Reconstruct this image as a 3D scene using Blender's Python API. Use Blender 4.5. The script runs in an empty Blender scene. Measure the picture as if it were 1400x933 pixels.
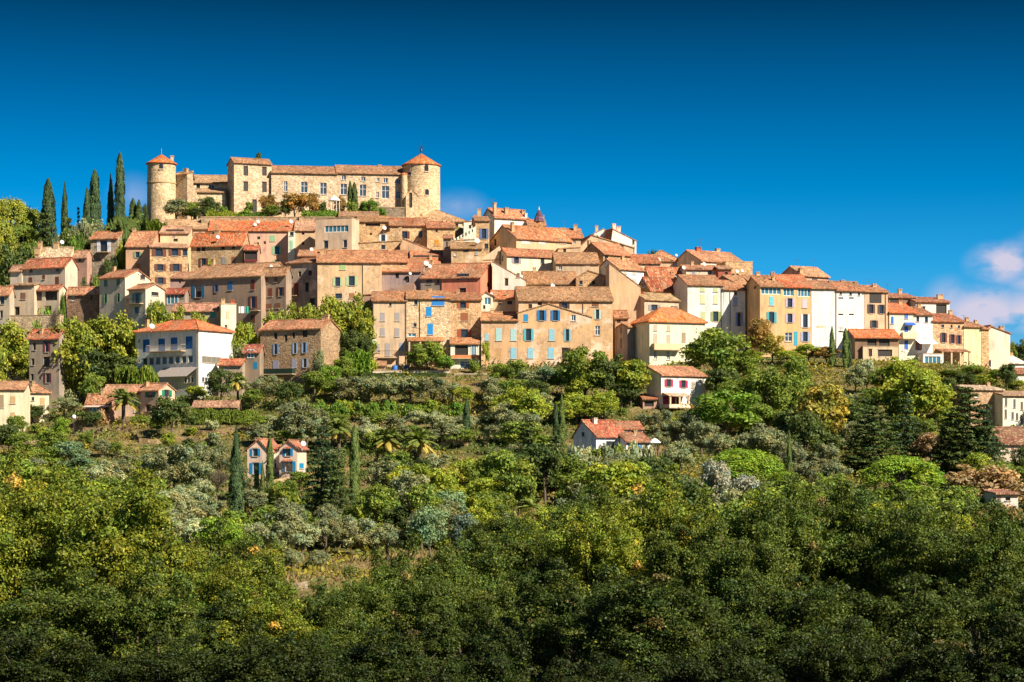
import bpy, math, random
import numpy as np
from mathutils import Vector, Matrix
from mathutils.geometry import delaunay_2d_cdt
R = math.radians
random.seed(7)
scene = bpy.context.scene
COL = scene.collection

# ---------------------------------------------------------------- camera, sky, sun, exposure
F = 3000.0      # focal length in photo pixels (1400 wide)
HZ = 640.0      # photo row of the horizon
cd = bpy.data.cameras.new('camera'); cam = bpy.data.objects.new('camera', cd); COL.objects.link(cam)
cam.location = (0, 0, 0); cam.rotation_euler = (R(90), 0, 0)
cd.sensor_width = 36.0; cd.lens = 36.0 * F / 1400.0
cd.shift_y = (HZ - 466.5) / 1400.0
cd.clip_start = 0.5; cd.clip_end = 20000
scene.camera = cam

SUN_AZ = 51.0   # degrees to the right of the view axis, on the camera's side
SUN_EL = 38.0
sdir = Vector((math.sin(R(SUN_AZ)) * math.cos(R(SUN_EL)), -math.cos(R(SUN_AZ)) * math.cos(R(SUN_EL)), math.sin(R(SUN_EL))))
sl = bpy.data.lights.new('sun', 'SUN'); sl.energy = 5.0; sl.angle = R(0.53); sl.color = (1.0, 0.89, 0.74)
so = bpy.data.objects.new('sun', sl); COL.objects.link(so)
so.rotation_euler = (-sdir).to_track_quat('-Z', 'Y').to_euler(); so.location = (200, -200, 300)

w = bpy.data.worlds.new("World"); scene.world = w; w.use_nodes = True
nt = w.node_tree; N = nt.nodes; L = nt.links
for n in list(N): N.remove(n)
wo = N.new('ShaderNodeOutputWorld'); bg = N.new('ShaderNodeBackground'); bg.inputs[1].default_value = 0.09
sky = N.new('ShaderNodeTexSky'); sky.sky_type = 'NISHITA'; sky.sun_disc = False
sky.sun_elevation = R(SUN_EL)
sky.sun_rotation = math.atan2(sdir.x, sdir.y)
sky.altitude = 300; sky.air_density = 1.0; sky.dust_density = 0.1; sky.ozone_density = 2.5
def wn(t, **k):
    n = N.new(t)
    for a, b in k.items(): setattr(n, a, b)
    return n
tc = wn('ShaderNodeTexCoord'); sep = wn('ShaderNodeSeparateXYZ'); L.new(tc.outputs['Generated'], sep.inputs[0])
# polarised autumn sky: a clean deep blue that darkens with elevation
ramp = wn('ShaderNodeValToRGB'); L.new(sep.outputs['Z'], ramp.inputs[0])
cr = ramp.color_ramp
cr.elements[0].position = 0.0; cr.elements[0].color = (0.30, 0.62, 0.86, 1)
cr.elements[1].position = 0.215; cr.elements[1].color = (0.0, 0.062, 0.110, 1)
for p, c in ((0.05, (0.16, 0.42, 0.72, 1)), (0.09, (0.036, 0.395, 0.70, 1)), (0.125, (0.0, 0.305, 0.56, 1)), (0.165, (0.0, 0.188, 0.355, 1)), (0.32, (0.08, 0.17, 0.28, 1)), (0.6, (0.32, 0.38, 0.46, 1))):
    e = cr.elements.new(p); e.color = c
mul = wn('ShaderNodeMix', data_type='RGBA', blend_type='MULTIPLY'); mul.inputs[0].default_value = 1.0
L.new(sky.outputs[0], mul.inputs[6]); L.new(ramp.outputs[0], mul.inputs[7])
# soft clouds low in the east, and two faint wisps by the castle
nz = wn('ShaderNodeTexNoise'); nz.inputs['Scale'].default_value = 38; nz.inputs['Detail'].default_value = 7; nz.inputs['Roughness'].default_value = 0.55
mp = wn('ShaderNodeMapping'); mp.inputs['Scale'].default_value = (1, 1, 1.7); L.new(tc.outputs['Generated'], mp.inputs[0]); L.new(mp.outputs[0], nz.inputs[0])
def blob(px, py, rx, ry, gain):
    """soft elliptical mask round a compass direction"""
    d = Vector(((px - 700) / F, 1.0, (HZ - py) / F)).normalized()
    sub = wn('ShaderNodeVectorMath', operation='SUBTRACT'); L.new(tc.outputs['Generated'], sub.inputs[0]); sub.inputs[1].default_value = d
    sc = wn('ShaderNodeVectorMath', operation='MULTIPLY'); L.new(sub.outputs[0], sc.inputs[0]); sc.inputs[1].default_value = (F / rx, F / rx, F / ry)
    ln = wn('ShaderNodeVectorMath', operation='LENGTH'); L.new(sc.outputs[0], ln.inputs[0])
    m = wn('ShaderNodeMapRange', interpolation_type='SMOOTHSTEP'); L.new(ln.outputs['Value'], m.inputs[0])
    m.inputs[1].default_value = 1.0; m.inputs[2].default_value = 0.0; m.inputs[3].default_value = 0.0; m.inputs[4].default_value = gain
    return m.outputs[0]
def mth(op, a, b=None, clamp=False):
    m = wn('ShaderNodeMath', operation=op); m.use_clamp = clamp
    for i, v in enumerate((a, b)):
        if v is None: continue
        if isinstance(v, (int, float)): m.inputs[i].default_value = v
        else: L.new(v, m.inputs[i])
    return m.outputs[0]
tot = None
for b in ((1380, 360, 70, 40, 1.2), (1425, 365, 70, 60, 1.2), (1345, 430, 95, 50, 1.3), (1420, 430, 110, 50, 1.2), (1296, 420, 44, 50, .7)):
    o = blob(*b); tot = o if tot is None else mth('MAXIMUM', tot, o)
cl = mth('MULTIPLY', tot, mth('MULTIPLY', mth('SUBTRACT', nz.outputs[0], 0.36), 5.5, True), True)
wis = mth('MAXIMUM', blob(182, 275, 45, 45, .34), blob(625, 285, 55, 34, .38))
wis = mth('MULTIPLY', wis, mth('MULTIPLY', mth('SUBTRACT', nz.outputs[0], 0.25), 3.0, True), True)
cm = mth('MAXIMUM', cl, wis, True)
cmx = wn('ShaderNodeMix', data_type='RGBA'); L.new(mth('MULTIPLY', cm, .9), cmx.inputs[0]); L.new(mul.outputs[2], cmx.inputs[6]); cmx.inputs[7].default_value = (4.3, 3.9, 4.7, 1)
L.new(cmx.outputs[2], bg.inputs[0]); L.new(bg.outputs[0], wo.inputs[0])
vs = scene.view_settings; vs.view_transform = 'Standard'; vs.look = 'None'; vs.gamma = 1.0; vs.exposure = 0.88; vs.use_curve_mapping = False

# ---------------------------------------------------------------- helpers
def lin(h, k=1.0):
    h = h.lstrip('#'); c = [int(h[i:i + 2], 16) / 255 for i in (0, 2, 4)]
    return tuple(k * ((v / 12.92) if v <= .04045 else ((v + .055) / 1.055) ** 2.4) for v in c) + (1.0,)

class MB:
    def __init__(s): s.v = []; s.f = []
    def poly(s, pts):
        n = len(s.v); s.v += [tuple(p) for p in pts]; s.f.append(tuple(range(n, n + len(pts))))
    def box(s, x0, x1, y0, y1, z0, z1):
        n = len(s.v)
        s.v += [(x0, y0, z0), (x1, y0, z0), (x1, y1, z0), (x0, y1, z0), (x0, y0, z1), (x1, y0, z1), (x1, y1, z1), (x0, y1, z1)]
        for q in ((0, 3, 2, 1), (4, 5, 6, 7), (0, 1, 5, 4), (1, 2, 6, 5), (2, 3, 7, 6), (3, 0, 4, 7)): s.f.append(tuple(n + i for i in q))
    def slab(s, quad, t):
        """a quad thickened downwards by t"""
        n = len(s.v); k = len(quad)
        s.v += [tuple(p) for p in quad] + [(p[0], p[1], p[2] - t) for p in quad]
        s.f.append(tuple(range(n, n + k))); s.f.append(tuple(reversed(range(n + k, n + 2 * k))))
        for i in range(k):
            j = (i + 1) % k; s.f.append((n + j, n + i, n + k + i, n + k + j))
    def tube(s, pts, rads, seg=6, cap=True):
        n0 = len(s.v); pts = [Vector(p) for p in pts]
        for i, p in enumerate(pts):
            d = (pts[min(i + 1, len(pts) - 1)] - pts[max(i - 1, 0)]).normalized()
            a = d.orthogonal().normalized(); b = d.cross(a)
            for k in range(seg):
                t = 2 * math.pi * k / seg; s.v.append(tuple(p + (a * math.cos(t) + b * math.sin(t)) * rads[i]))
        for i in range(len(pts) - 1):
            for k in range(seg):
                k2 = (k + 1) % seg; s.f.append((n0 + i * seg + k, n0 + i * seg + k2, n0 + (i + 1) * seg + k2, n0 + (i + 1) * seg + k))
        if cap:
            s.f.append(tuple(n0 + k for k in reversed(range(seg)))); s.f.append(tuple(n0 + (len(pts) - 1) * seg + k for k in range(seg)))
    def lathe(s, cx, cy, prof, seg=24):
        n0 = len(s.v)
        for r, z in prof:
            for k in range(seg):
                t = 2 * math.pi * k / seg; s.v.append((cx + r * math.cos(t), cy + r * math.sin(t), z))
        for i in range(len(prof) - 1):
            for k in range(seg):
                k2 = (k + 1) % seg; s.f.append((n0 + i * seg + k, n0 + i * seg + k2, n0 + (i + 1) * seg + k2, n0 + (i + 1) * seg + k))
    def build(s, name, mat, parent=None, color=None, smooth=False, uvoff=(0, 0), mi=None):
        me = bpy.data.meshes.new(name); me.from_pydata(s.v, [], s.f); me.update()
        uv = me.uv_layers.new(name='UVMap'); co = s.v
        zz = Vector((0, 0, 1)); data = uv.data
        for p in me.polygons:
            n = p.normal; t = zz.cross(n)
            t = Vector((1, 0, 0)) if t.length < 1e-3 else t.normalized()
            b = n.cross(t)
            for li in p.loop_indices:
                q = me.vertices[me.loops[li].vertex_index].co
                data[li].uv = (q.dot(t) + uvoff[0], q.dot(b) + uvoff[1])
        if smooth: me.polygons.foreach_set('use_smooth', [True] * len(me.polygons))
        me.materials.append(mat)
        o = bpy.data.objects.new(name, me); COL.objects.link(o)
        if parent: o.parent = parent
        if color: o.color = color
        return o

def tag(o, label=None, cat=None, group=None, kind=None):
    if label: o['label'] = label
    if cat: o['category'] = cat
    if group: o['group'] = group
    if kind: o['kind'] = kind
    return o
def empty(name, loc, rz=0.0):
    o = bpy.data.objects.new(name, None); COL.objects.link(o); o.location = loc; o.rotation_euler = (0, 0, rz); o.empty_display_size = .3
    return o

# ---------------------------------------------------------------- materials
def newmat(name):
    m = bpy.data.materials.new(name); m.use_nodes = True; t = m.node_tree; b = t.nodes['Principled BSDF']
    return m, t, b
class NB:
    """tiny node builder"""
    def __init__(s, t): s.t = t
    def n(s, ty, ins=None, **k):
        x = s.t.nodes.new(ty)
        for a, b in k.items(): setattr(x, a, b)
        for i, v in (ins or {}).items():
            if hasattr(v, 'is_output'): s.t.links.new(v, x.inputs[i])
            else: x.inputs[i].default_value = v
        return x
    def math(s, op, a, b=0.0, clamp=False):
        x = s.n('ShaderNodeMath', {0: a, 1: b}, operation=op); x.use_clamp = clamp; return x.outputs[0]
    def mix(s, f, a, b, bt='MIX'):
        return s.n('ShaderNodeMix', {0: f, 6: a, 7: b}, data_type='RGBA', blend_type=bt).outputs[2]
    def noise(s, vec, sc, det=4, ro=.55):
        return s.n('ShaderNodeTexNoise', {'Vector': vec, 'Scale': sc, 'Detail': det, 'Roughness': ro}).outputs[0]
    def rng(s, v, a, b, c, d):
        return s.n('ShaderNodeMapRange', {0: v, 1: a, 2: b, 3: c, 4: d}).outputs[0]
    def scale(s, vec, sc):
        return s.n('ShaderNodeMapping', {0: vec, 3: sc}).outputs[0]
    def val(s, col, v):   # multiply colour by a scalar socket
        return s.n('ShaderNodeVectorMath', {0: col, 3: v}, operation='SCALE').outputs[0]

def mk_plaster(name, patch=0.0):
    m, t, b = newmat(name); k = NB(t)
    uv = k.n('ShaderNodeTexCoord').outputs['UV']; oc = k.n('ShaderNodeObjectInfo').outputs['Color']
    n1 = k.noise(uv, .35, 5, .6); n2 = k.noise(k.scale(uv, (1.3, .16, 1)), 1.0, 4, .6); n3 = k.noise(uv, 5.0, 3, .6)
    v = k.math('ADD', k.math('ADD', k.rng(n1, .3, .7, -.24, .13), k.rng(n2, .35, .65, -.20, .08)), k.rng(n3, .3, .7, -.09, .08))
    c = k.val(oc, k.math('ADD', v, 1.0))
    c = k.mix(k.rng(n1, .46, .70, 0, .45), c, k.mix(1.0, oc, (.95, .72, .46, 1), 'MULTIPLY'))
    if patch:
        n4 = k.noise(uv, .28, 6, .7)
        c = k.mix(k.rng(n4, .52, .60, 0, .8), c, (.74, .56, .43, 1))
        vo = k.n('ShaderNodeTexVoronoi', {'Vector': uv, 'Scale': 2.6}); cs = k.n('ShaderNodeSeparateColor', {0: vo.outputs['Color']}).outputs[0]
        st = k.val(oc, k.rng(cs, 0, 1, .45, 1.0)); n5 = k.noise(uv, .4, 5, .7)
        c = k.mix(k.rng(n5, .54, .58, 0, patch), c, st)
    t.links.new(c, b.inputs['Base Color']); b.inputs['Roughness'].default_value = .92; b.inputs['Specular IOR Level'].default_value = .15
    bp = k.n('ShaderNodeBump', {'Height': n3, 'Strength': .35, 'Distance': .05}); t.links.new(bp.outputs[0], b.inputs['Normal'])
    return m
def mk_stone(name, sc=2.3):
    m, t, b = newmat(name); k = NB(t)
    uv = k.n('ShaderNodeTexCoord').outputs['UV']; oc = k.n('ShaderNodeObjectInfo').outputs['Color']
    uvs = k.scale(uv, (1, 1.45, 1)); wob = k.noise(uv, 2.0, 2)
    vo = k.n('ShaderNodeTexVoronoi', {'Vector': uvs, 'Scale': sc, 'Randomness': .9}); cs = k.n('ShaderNodeSeparateColor', {0: vo.outputs['Color']})
    ed = k.n('ShaderNodeTexVoronoi', {'Vector': uvs, 'Scale': sc, 'Randomness': .9}, feature='DISTANCE_TO_EDGE').outputs[0]
    c = k.val(oc, k.rng(cs.outputs[0], 0, 1, .52, 1.28))
    c = k.mix(k.rng(cs.outputs[1], .45, 1, 0, .55), c, k.mix(1.0, oc, (.95, .66, .42, 1), 'MULTIPLY'))
    c = k.mix(k.rng(ed, .10, .02, 0, .75), c, k.mix(1.0, oc, (1.12, 1.08, 1.0, 1), 'MULTIPLY'))
    n1 = k.noise(uv, .22, 5, .65)
    c = k.val(c, k.rng(n1, .3, .7, .78, 1.2))
    t.links.new(c, b.inputs['Base Color']); b.inputs['Roughness'].default_value = .95; b.inputs['Specular IOR Level'].default_value = .1
    h = k.math('ADD', k.math('MINIMUM', ed, .15), k.math('MULTIPLY', cs.outputs[2], .08))
    bp = k.n('ShaderNodeBump', {'Height': h, 'Strength': .8, 'Distance': .35}); t.links.new(bp.outputs[0], b.inputs['Normal'])
    return m
def mk_tiles():
    m, t, b = newmat('canal_tiles'); k = NB(t)
    uv = k.n('ShaderNodeTexCoord').outputs['UV']; oc = k.n('ShaderNodeObjectInfo').outputs['Color']
    def cell(su, sv):
        s = k.scale(uv, (su, sv, 1)); fl = k.n('ShaderNodeVectorMath', {0: s}, operation='FLOOR').outputs[0]
        return k.n('ShaderNodeTexWhiteNoise', {0: fl}, noise_dimensions='2D')
    a = cell(1 / .23, 1 / .38); c2 = cell(1 / .46, 1 / 1.1)
    big = k.noise(uv, .5, 6, .7); med = k.noise(k.scale(uv, (1.6, .6, 1)), 1.4, 4, .6)
    v = k.math('ADD', k.rng(a.outputs[0], 0, 1, .62, 1.30), k.rng(c2.outputs[0], 0, 1, -.22, .22))
    v = k.math('MULTIPLY', v, k.rng(big, .3, .7, .72, 1.18))
    c = k.val(oc, v)
    sp = k.n('ShaderNodeSeparateColor', {0: a.outputs[1]})
    c = k.mix(k.rng(sp.outputs[1], .76, .82, 0, .75), c, (.50, .36, .20, 1))
    c = k.mix(k.rng(sp.outputs[2], .80, .86, 0, .6), c, (.16, .075, .03, 1))
    c = k.mix(k.rng(med, .52, .66, 0, .6), c, (.24, .135, .065, 1))
    pv = k.n('ShaderNodeTexVoronoi', {'Vector': k.scale(uv, (1, .6, 1)), 'Scale': .42}); ps = k.n('ShaderNodeSeparateColor', {0: pv.outputs['Color']})
    c = k.val(c, k.rng(ps.outputs[0], 0, 1, .78, 1.2)); c = k.mix(k.rng(ps.outputs[1], .55, 1, 0, .45), c, (.30, .19, .11, 1))
    # lichen
    c = k.mix(k.rng(k.noise(uv, 2.2, 4, .7), .60, .70, 0, .5), c, (.38, .30, .15, 1))
    t.links.new(c, b.inputs['Base Color']); b.inputs['Roughness'].default_value = .9; b.inputs['Specular IOR Level'].default_value = .15
    wv = k.n('ShaderNodeTexWave', {'Vector': uv, 'Scale': 1 / .23 / 1.0 * .3183 * 1.0, 'Distortion': .4, 'Detail': 1}, wave_type='BANDS', bands_direction='X').outputs[1]
    bp = k.n('ShaderNodeBump', {'Height': k.math('ADD', wv, k.math('MULTIPLY', a.outputs[0], .5)), 'Strength': .7, 'Distance': .08}); t.links.new(bp.outputs[0], b.inputs['Normal'])
    return m
def mk_paint(name, rough=.6, metal=0.0, slat=False):
    m, t, b = newmat(name); k = NB(t)
    oc = k.n('ShaderNodeObjectInfo').outputs['Color']; uv = k.n('ShaderNodeTexCoord').outputs['UV']
    n1 = k.noise(uv, 3, 4, .6); c = k.val(oc, k.rng(n1, .3, .7, .8, 1.15))
    if slat:
        wv = k.n('ShaderNodeTexWave', {'Vector': uv, 'Scale': 3.2}, wave_type='BANDS', bands_direction='Y').outputs[1]
        c = k.val(c, k.rng(wv, 0, .5, .7, 1.0))
    t.links.new(c, b.inputs['Base Color']); b.inputs['Roughness'].default_value = rough; b.inputs['Metallic'].default_value = metal
    return m
def mk_glass():
    m, t, b = newmat('window_glass'); k = NB(t)
    oc = k.n('ShaderNodeObjectInfo').outputs['Color']; t.links.new(oc, b.inputs['Base Color'])
    b.inputs['Roughness'].default_value = .12; b.inputs['Specular IOR Level'].default_value = .5
    return m
def mk_leaf(name, trans=.3):
    m, t, b = newmat(name); k = NB(t); N_ = t.nodes
    oc = k.n('ShaderNodeObjectInfo').outputs['Color']
    at = k.n('ShaderNodeVertexColor', layer_name='tint').outputs[0]
    rn = k.n('ShaderNodeObjectInfo').outputs['Random']
    c = k.mix(1.0, oc, at, 'MULTIPLY')
    c = k.val(c, k.rng(rn, 0, 1, 1.75, 2.25))
    t.links.new(c, b.inputs['Base Color']); b.inputs['Roughness'].default_value = .55; b.inputs['Specular IOR Level'].default_value = .25
    tr = k.n('ShaderNodeBsdfTranslucent', {0: k.mix(1.0, c, (1.15, 1.2, .5, 1), 'MULTIPLY')})
    mx = k.n('ShaderNodeMixShader', {0: trans, 1: b.outputs[0], 2: tr.outputs[0]})
    t.links.new(mx.outputs[0], N_['Material Output'].inputs[0])
    return m
def mk_bark():
    m, t, b = newmat('bark'); k = NB(t)
    tcn = k.n('ShaderNodeTexCoord').outputs['Object']; n1 = k.noise(k.scale(tcn, (3, 3, .8)), 2.5, 5, .7)
    c = k.mix(n1, (.05, .035, .022, 1), (.19, .15, .10, 1)); t.links.new(c, b.inputs['Base Color']); b.inputs['Roughness'].default_value = .95
    return m
def mk_ground():
    m, t, b = newmat('dry_hillside'); k = NB(t)
    p = k.n('ShaderNodeNewGeometry').outputs['Position']
    n1 = k.noise(p, .035, 6, .65); n2 = k.noise(p, .35, 6, .7); n3 = k.noise(p, 3.0, 4, .7)
    c = k.mix(k.rng(n1, .40, .58, 0, 1), (.22, .155, .07, 1), (.085, .10, .028, 1))
    c = k.mix(k.rng(n2, .48, .62, 0, .8), c, (.30, .225, .10, 1))
    c = k.mix(k.rng(n2, .36, .28, 0, .8), c, (.06, .075, .02, 1))
    c = k.val(c, k.rng(n3, .3, .7, .65, 1.3))
    t.links.new(c, b.inputs['Base Color']); b.inputs['Roughness'].default_value = 1.0; b.inputs['Specular IOR Level'].default_value = .05
    bp = k.n('ShaderNodeBump', {'Height': n3, 'Strength': .8, 'Distance': .4}); t.links.new(bp.outputs[0], b.inputs['Normal'])
    return m
M = dict(plaster=mk_plaster('lime_plaster'), worn=mk_plaster('worn_plaster', .75), stone=mk_stone('rubble_stone'), tiles=mk_tiles(),
         paint=mk_paint('painted_wood', .6), shutter=mk_paint('louvred_shutter', .6, slat=True), metal=mk_paint('painted_metal', .4, .3), glass=mk_glass(),
         leaf=mk_leaf('foliage', .3), needle=mk_leaf('needles', .12), bark=mk_bark(), ground=mk_ground())

# ---------------------------------------------------------------- terrain
PXK = [-1500, 0, 150, 200, 350, 500, 700, 850, 1000, 1150, 1300, 1400, 1700, 3000]
BASE = [560, 560, 560, 540, 530, 512, 503, 505, 500, 497, 507, 535, 575, 600]   # photo row of the ground at 400 m
RPX = [-1500, 0, 100, 200, 400, 600, 650, 750, 850, 950, 1050, 1200, 1300, 1400, 1700, 3000]
RIDGE = [420, 372, 340, 304, 302, 306, 318, 345, 362, 385, 412, 450, 470, 497, 560, 620]   # photo row of the ground at 470 m
def terr(X, Y):
    X = np.asarray(X, float); Y = np.asarray(Y, float)
    px = X / 430.0 * F + 700
    b = (HZ - np.interp(px, PXK, BASE)) / F * 400; r = (HZ - np.interp(px, RPX, RIDGE)) / F * 470
    rb, rr_ = np.interp(px, PXK, BASE), np.interp(px, RPX, RIDGE)
    m1 = (HZ - (rb + (rr_ - rb) * .36)) / F * 440; m2 = (HZ - (rb + (rr_ - rb) * .62)) / F * 461
    ys = [0, 12, 40, 70, 120, 190, 230, 300, 350, 400, 440, 461, 468.5, 505, 560, 800, 1500, 9000]
    zs = [-1.8, -3.5, -9, -11.5, -13.5, -13.5, -11.5, -4.5, 3.0, b, m1, m2, r, r, r - 12, -40 + 0 * r, -60 + 0 * r, -60 + 0 * r]
    z = np.zeros(np.broadcast(X, Y).shape) + 0.0
    zs = [np.broadcast_to(np.asarray(q, float), z.shape) for q in zs]
    Yb = np.broadcast_to(Y, z.shape)
    z = np.array(zs[0])
    for i in range(len(ys) - 1):
        m = (Yb >= ys[i]); tt = np.clip((Yb - ys[i]) / (ys[i + 1] - ys[i]), 0, 1)
        z = np.where(m, zs[i] + (zs[i + 1] - zs[i]) * tt, z)
    # terraces cut into the lower slope
    stp = 2.1; fr = z / stp - np.floor(z / stp); T = stp * (np.floor(z / stp) + np.clip((fr - .72) / .28, 0, 1))
    wgt = np.clip((Yb - 225) / 20, 0, 1) * np.clip((398 - Yb) / 20, 0, 1) * .75
    z = z + (T - z) * wgt
    return z + .25 * np.sin(X * .11 + 1.3) * np.cos(Yb * .07) * np.clip((Yb - 20) / 60, 0, 1)
YS = np.arange(205, 472, .5)
def Yof(px, py):
    X = (px - 700) / F * YS; rows = HZ - terr(X, YS) / YS * F
    i = np.nonzero(rows <= py)[0]
    return float(YS[i[0]]) if len(i) else 470.0
def gz(x, y): return float(terr(x, y))

xs = np.concatenate([np.linspace(-9000, -420, 14)[:-1], np.arange(-420, 421, 3.0), np.linspace(420, 9000, 14)[1:]])
ysg = np.concatenate([np.linspace(-3000, -10, 8), np.arange(0, 210, 5.0), np.arange(210, 520, 1.5), np.linspace(522, 900, 40), np.linspace(950, 15000, 16)])
GX, GY = np.meshgrid(xs, ysg); GZ = terr(GX, np.maximum(GY, 0))
me = bpy.data.meshes.new('ground'); nx, ny = len(xs), len(ysg)
vv = np.stack([GX, GY, GZ], -1).reshape(-1, 3)
ii = np.arange(nx * ny).reshape(ny, nx); q = np.stack([ii[:-1, :-1], ii[:-1, 1:], ii[1:, 1:], ii[1:, :-1]], -1).reshape(-1, 4)
def np_mesh(name, v, quads, smooth=False):
    me = bpy.data.meshes.new(name); me.vertices.add(len(v)); me.vertices.foreach_set('co', np.asarray(v, np.float32).ravel())
    n, k = quads.shape
    me.loops.add(n * k); me.loops.foreach_set('vertex_index', quads.astype(np.int32).ravel()); me.polygons.add(n)
    me.polygons.foreach_set('loop_start', (np.arange(n) * k).astype(np.int32))
    try: me.polygons.foreach_set('loop_total', np.full(n, k, np.int32))
    except Exception: pass
    if smooth: me.polygons.foreach_set('use_smooth', np.ones(n, bool))
    me.update(calc_edges=True); return me
me = np_mesh('ground', vv, q, True); me.materials.append(M['ground'])
go = bpy.data.objects.new('hillside_ground', me); COL.objects.link(go); tag(go, kind='structure')

# ---------------------------------------------------------------- houses
LAND = []   # (px, py, short phrase) of landmarks that plants are described by
def P(px, py, Y): return Vector(((px - 700) / F * Y, Y, (HZ - py) / F * Y))
def inpoly(p, poly):
    x, y = p; c = False; n = len(poly)
    for i in range(n):
        x1, y1 = poly[i]; x2, y2 = poly[(i + 1) % n]
        if (y1 > y) != (y2 > y) and x < (x2 - x1) * (y - y1) / (y2 - y1) + x1: c = not c
    return c
def facade(mb, org, ud, nd, poly, holes, rec=.2):
    """wall face from a 2D outline (u, z) with rectangular openings and their reveals. nd points outwards."""
    org = Vector(org); ud = Vector(ud); nd = Vector(nd); up = Vector((0, 0, 1))
    to = lambda u, z, d=0.0: org + ud * u + up * z - nd * d
    if not holes:
        pts = [to(*p) for p in poly]
        nn = (pts[1] - pts[0]).cross(pts[2] - pts[1])
        mb.poly(pts if nn.dot(nd) > 0 else pts[::-1]); return
    co = [Vector(p) for p in poly]; ed = [(i, (i + 1) % len(poly)) for i in range(len(poly))]
    for (u0, u1, z0, z1) in holes:
        n = len(co); co += [Vector(p) for p in ((u0, z0), (u1, z0), (u1, z1), (u0, z1))]; ed += [(n, n + 1), (n + 1, n + 2), (n + 2, n + 3), (n + 3, n)]
    r = delaunay_2d_cdt(co, ed, [], 0, 1e-5)
    vs_, fs = r[0], r[2]; base = len(mb.v); mb.v += [tuple(to(p[0], p[1])) for p in vs_]
    for f in fs:
        c = sum((vs_[i] for i in f), Vector((0, 0))) / len(f)
        if not inpoly(c, poly) or any(h[0] < c[0] < h[1] and h[2] < c[1] < h[3] for h in holes): continue
        a, b_, c_ = (Vector(mb.v[base + i]) for i in f[:3])
        f = list(f) if (b_ - a).cross(c_ - a).dot(nd) > 0 else list(reversed(f))
        mb.f.append(tuple(base + i for i in f))
    for (u0, u1, z0, z1) in holes:
        cs = [(u0, z0), (u1, z0), (u1, z1), (u0, z1)]
        for i in range(4):
            p, q_ = cs[i], cs[(i + 1) % 4]
            mb.poly([to(*p), to(*q_), to(q_[0], q_[1], rec), to(p[0], p[1], rec)][::-1])

FR = {}   # last frame data
def fbox(name, mat, parent, col, org, ud, nd, u0, u1, z0, z1, d0, d1, uvo=(0, 0)):
    """box in facade space; d measured outwards from the wall face"""
    mb = MB(); org = Vector(org); ud = Vector(ud); nd = Vector(nd); up = Vector((0, 0, 1))
    c = [org + ud * u + up * z + nd * d for d in (d0, d1) for z in (z0, z1) for u in (u0, u1)]
    mb.v = [tuple(p) for p in c]
    flip = ud.cross(up).dot(nd) < 0
    fs = [(0, 2, 3, 1), (4, 5, 7, 6), (0, 1, 5, 4), (2, 6, 7, 3), (0, 4, 6, 2), (1, 3, 7, 5)]
    mb.f = [tuple(reversed(f)) if flip else f for f in fs]
    return mb.build(name, M[mat], parent, col, uvoff=uvo)

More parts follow.
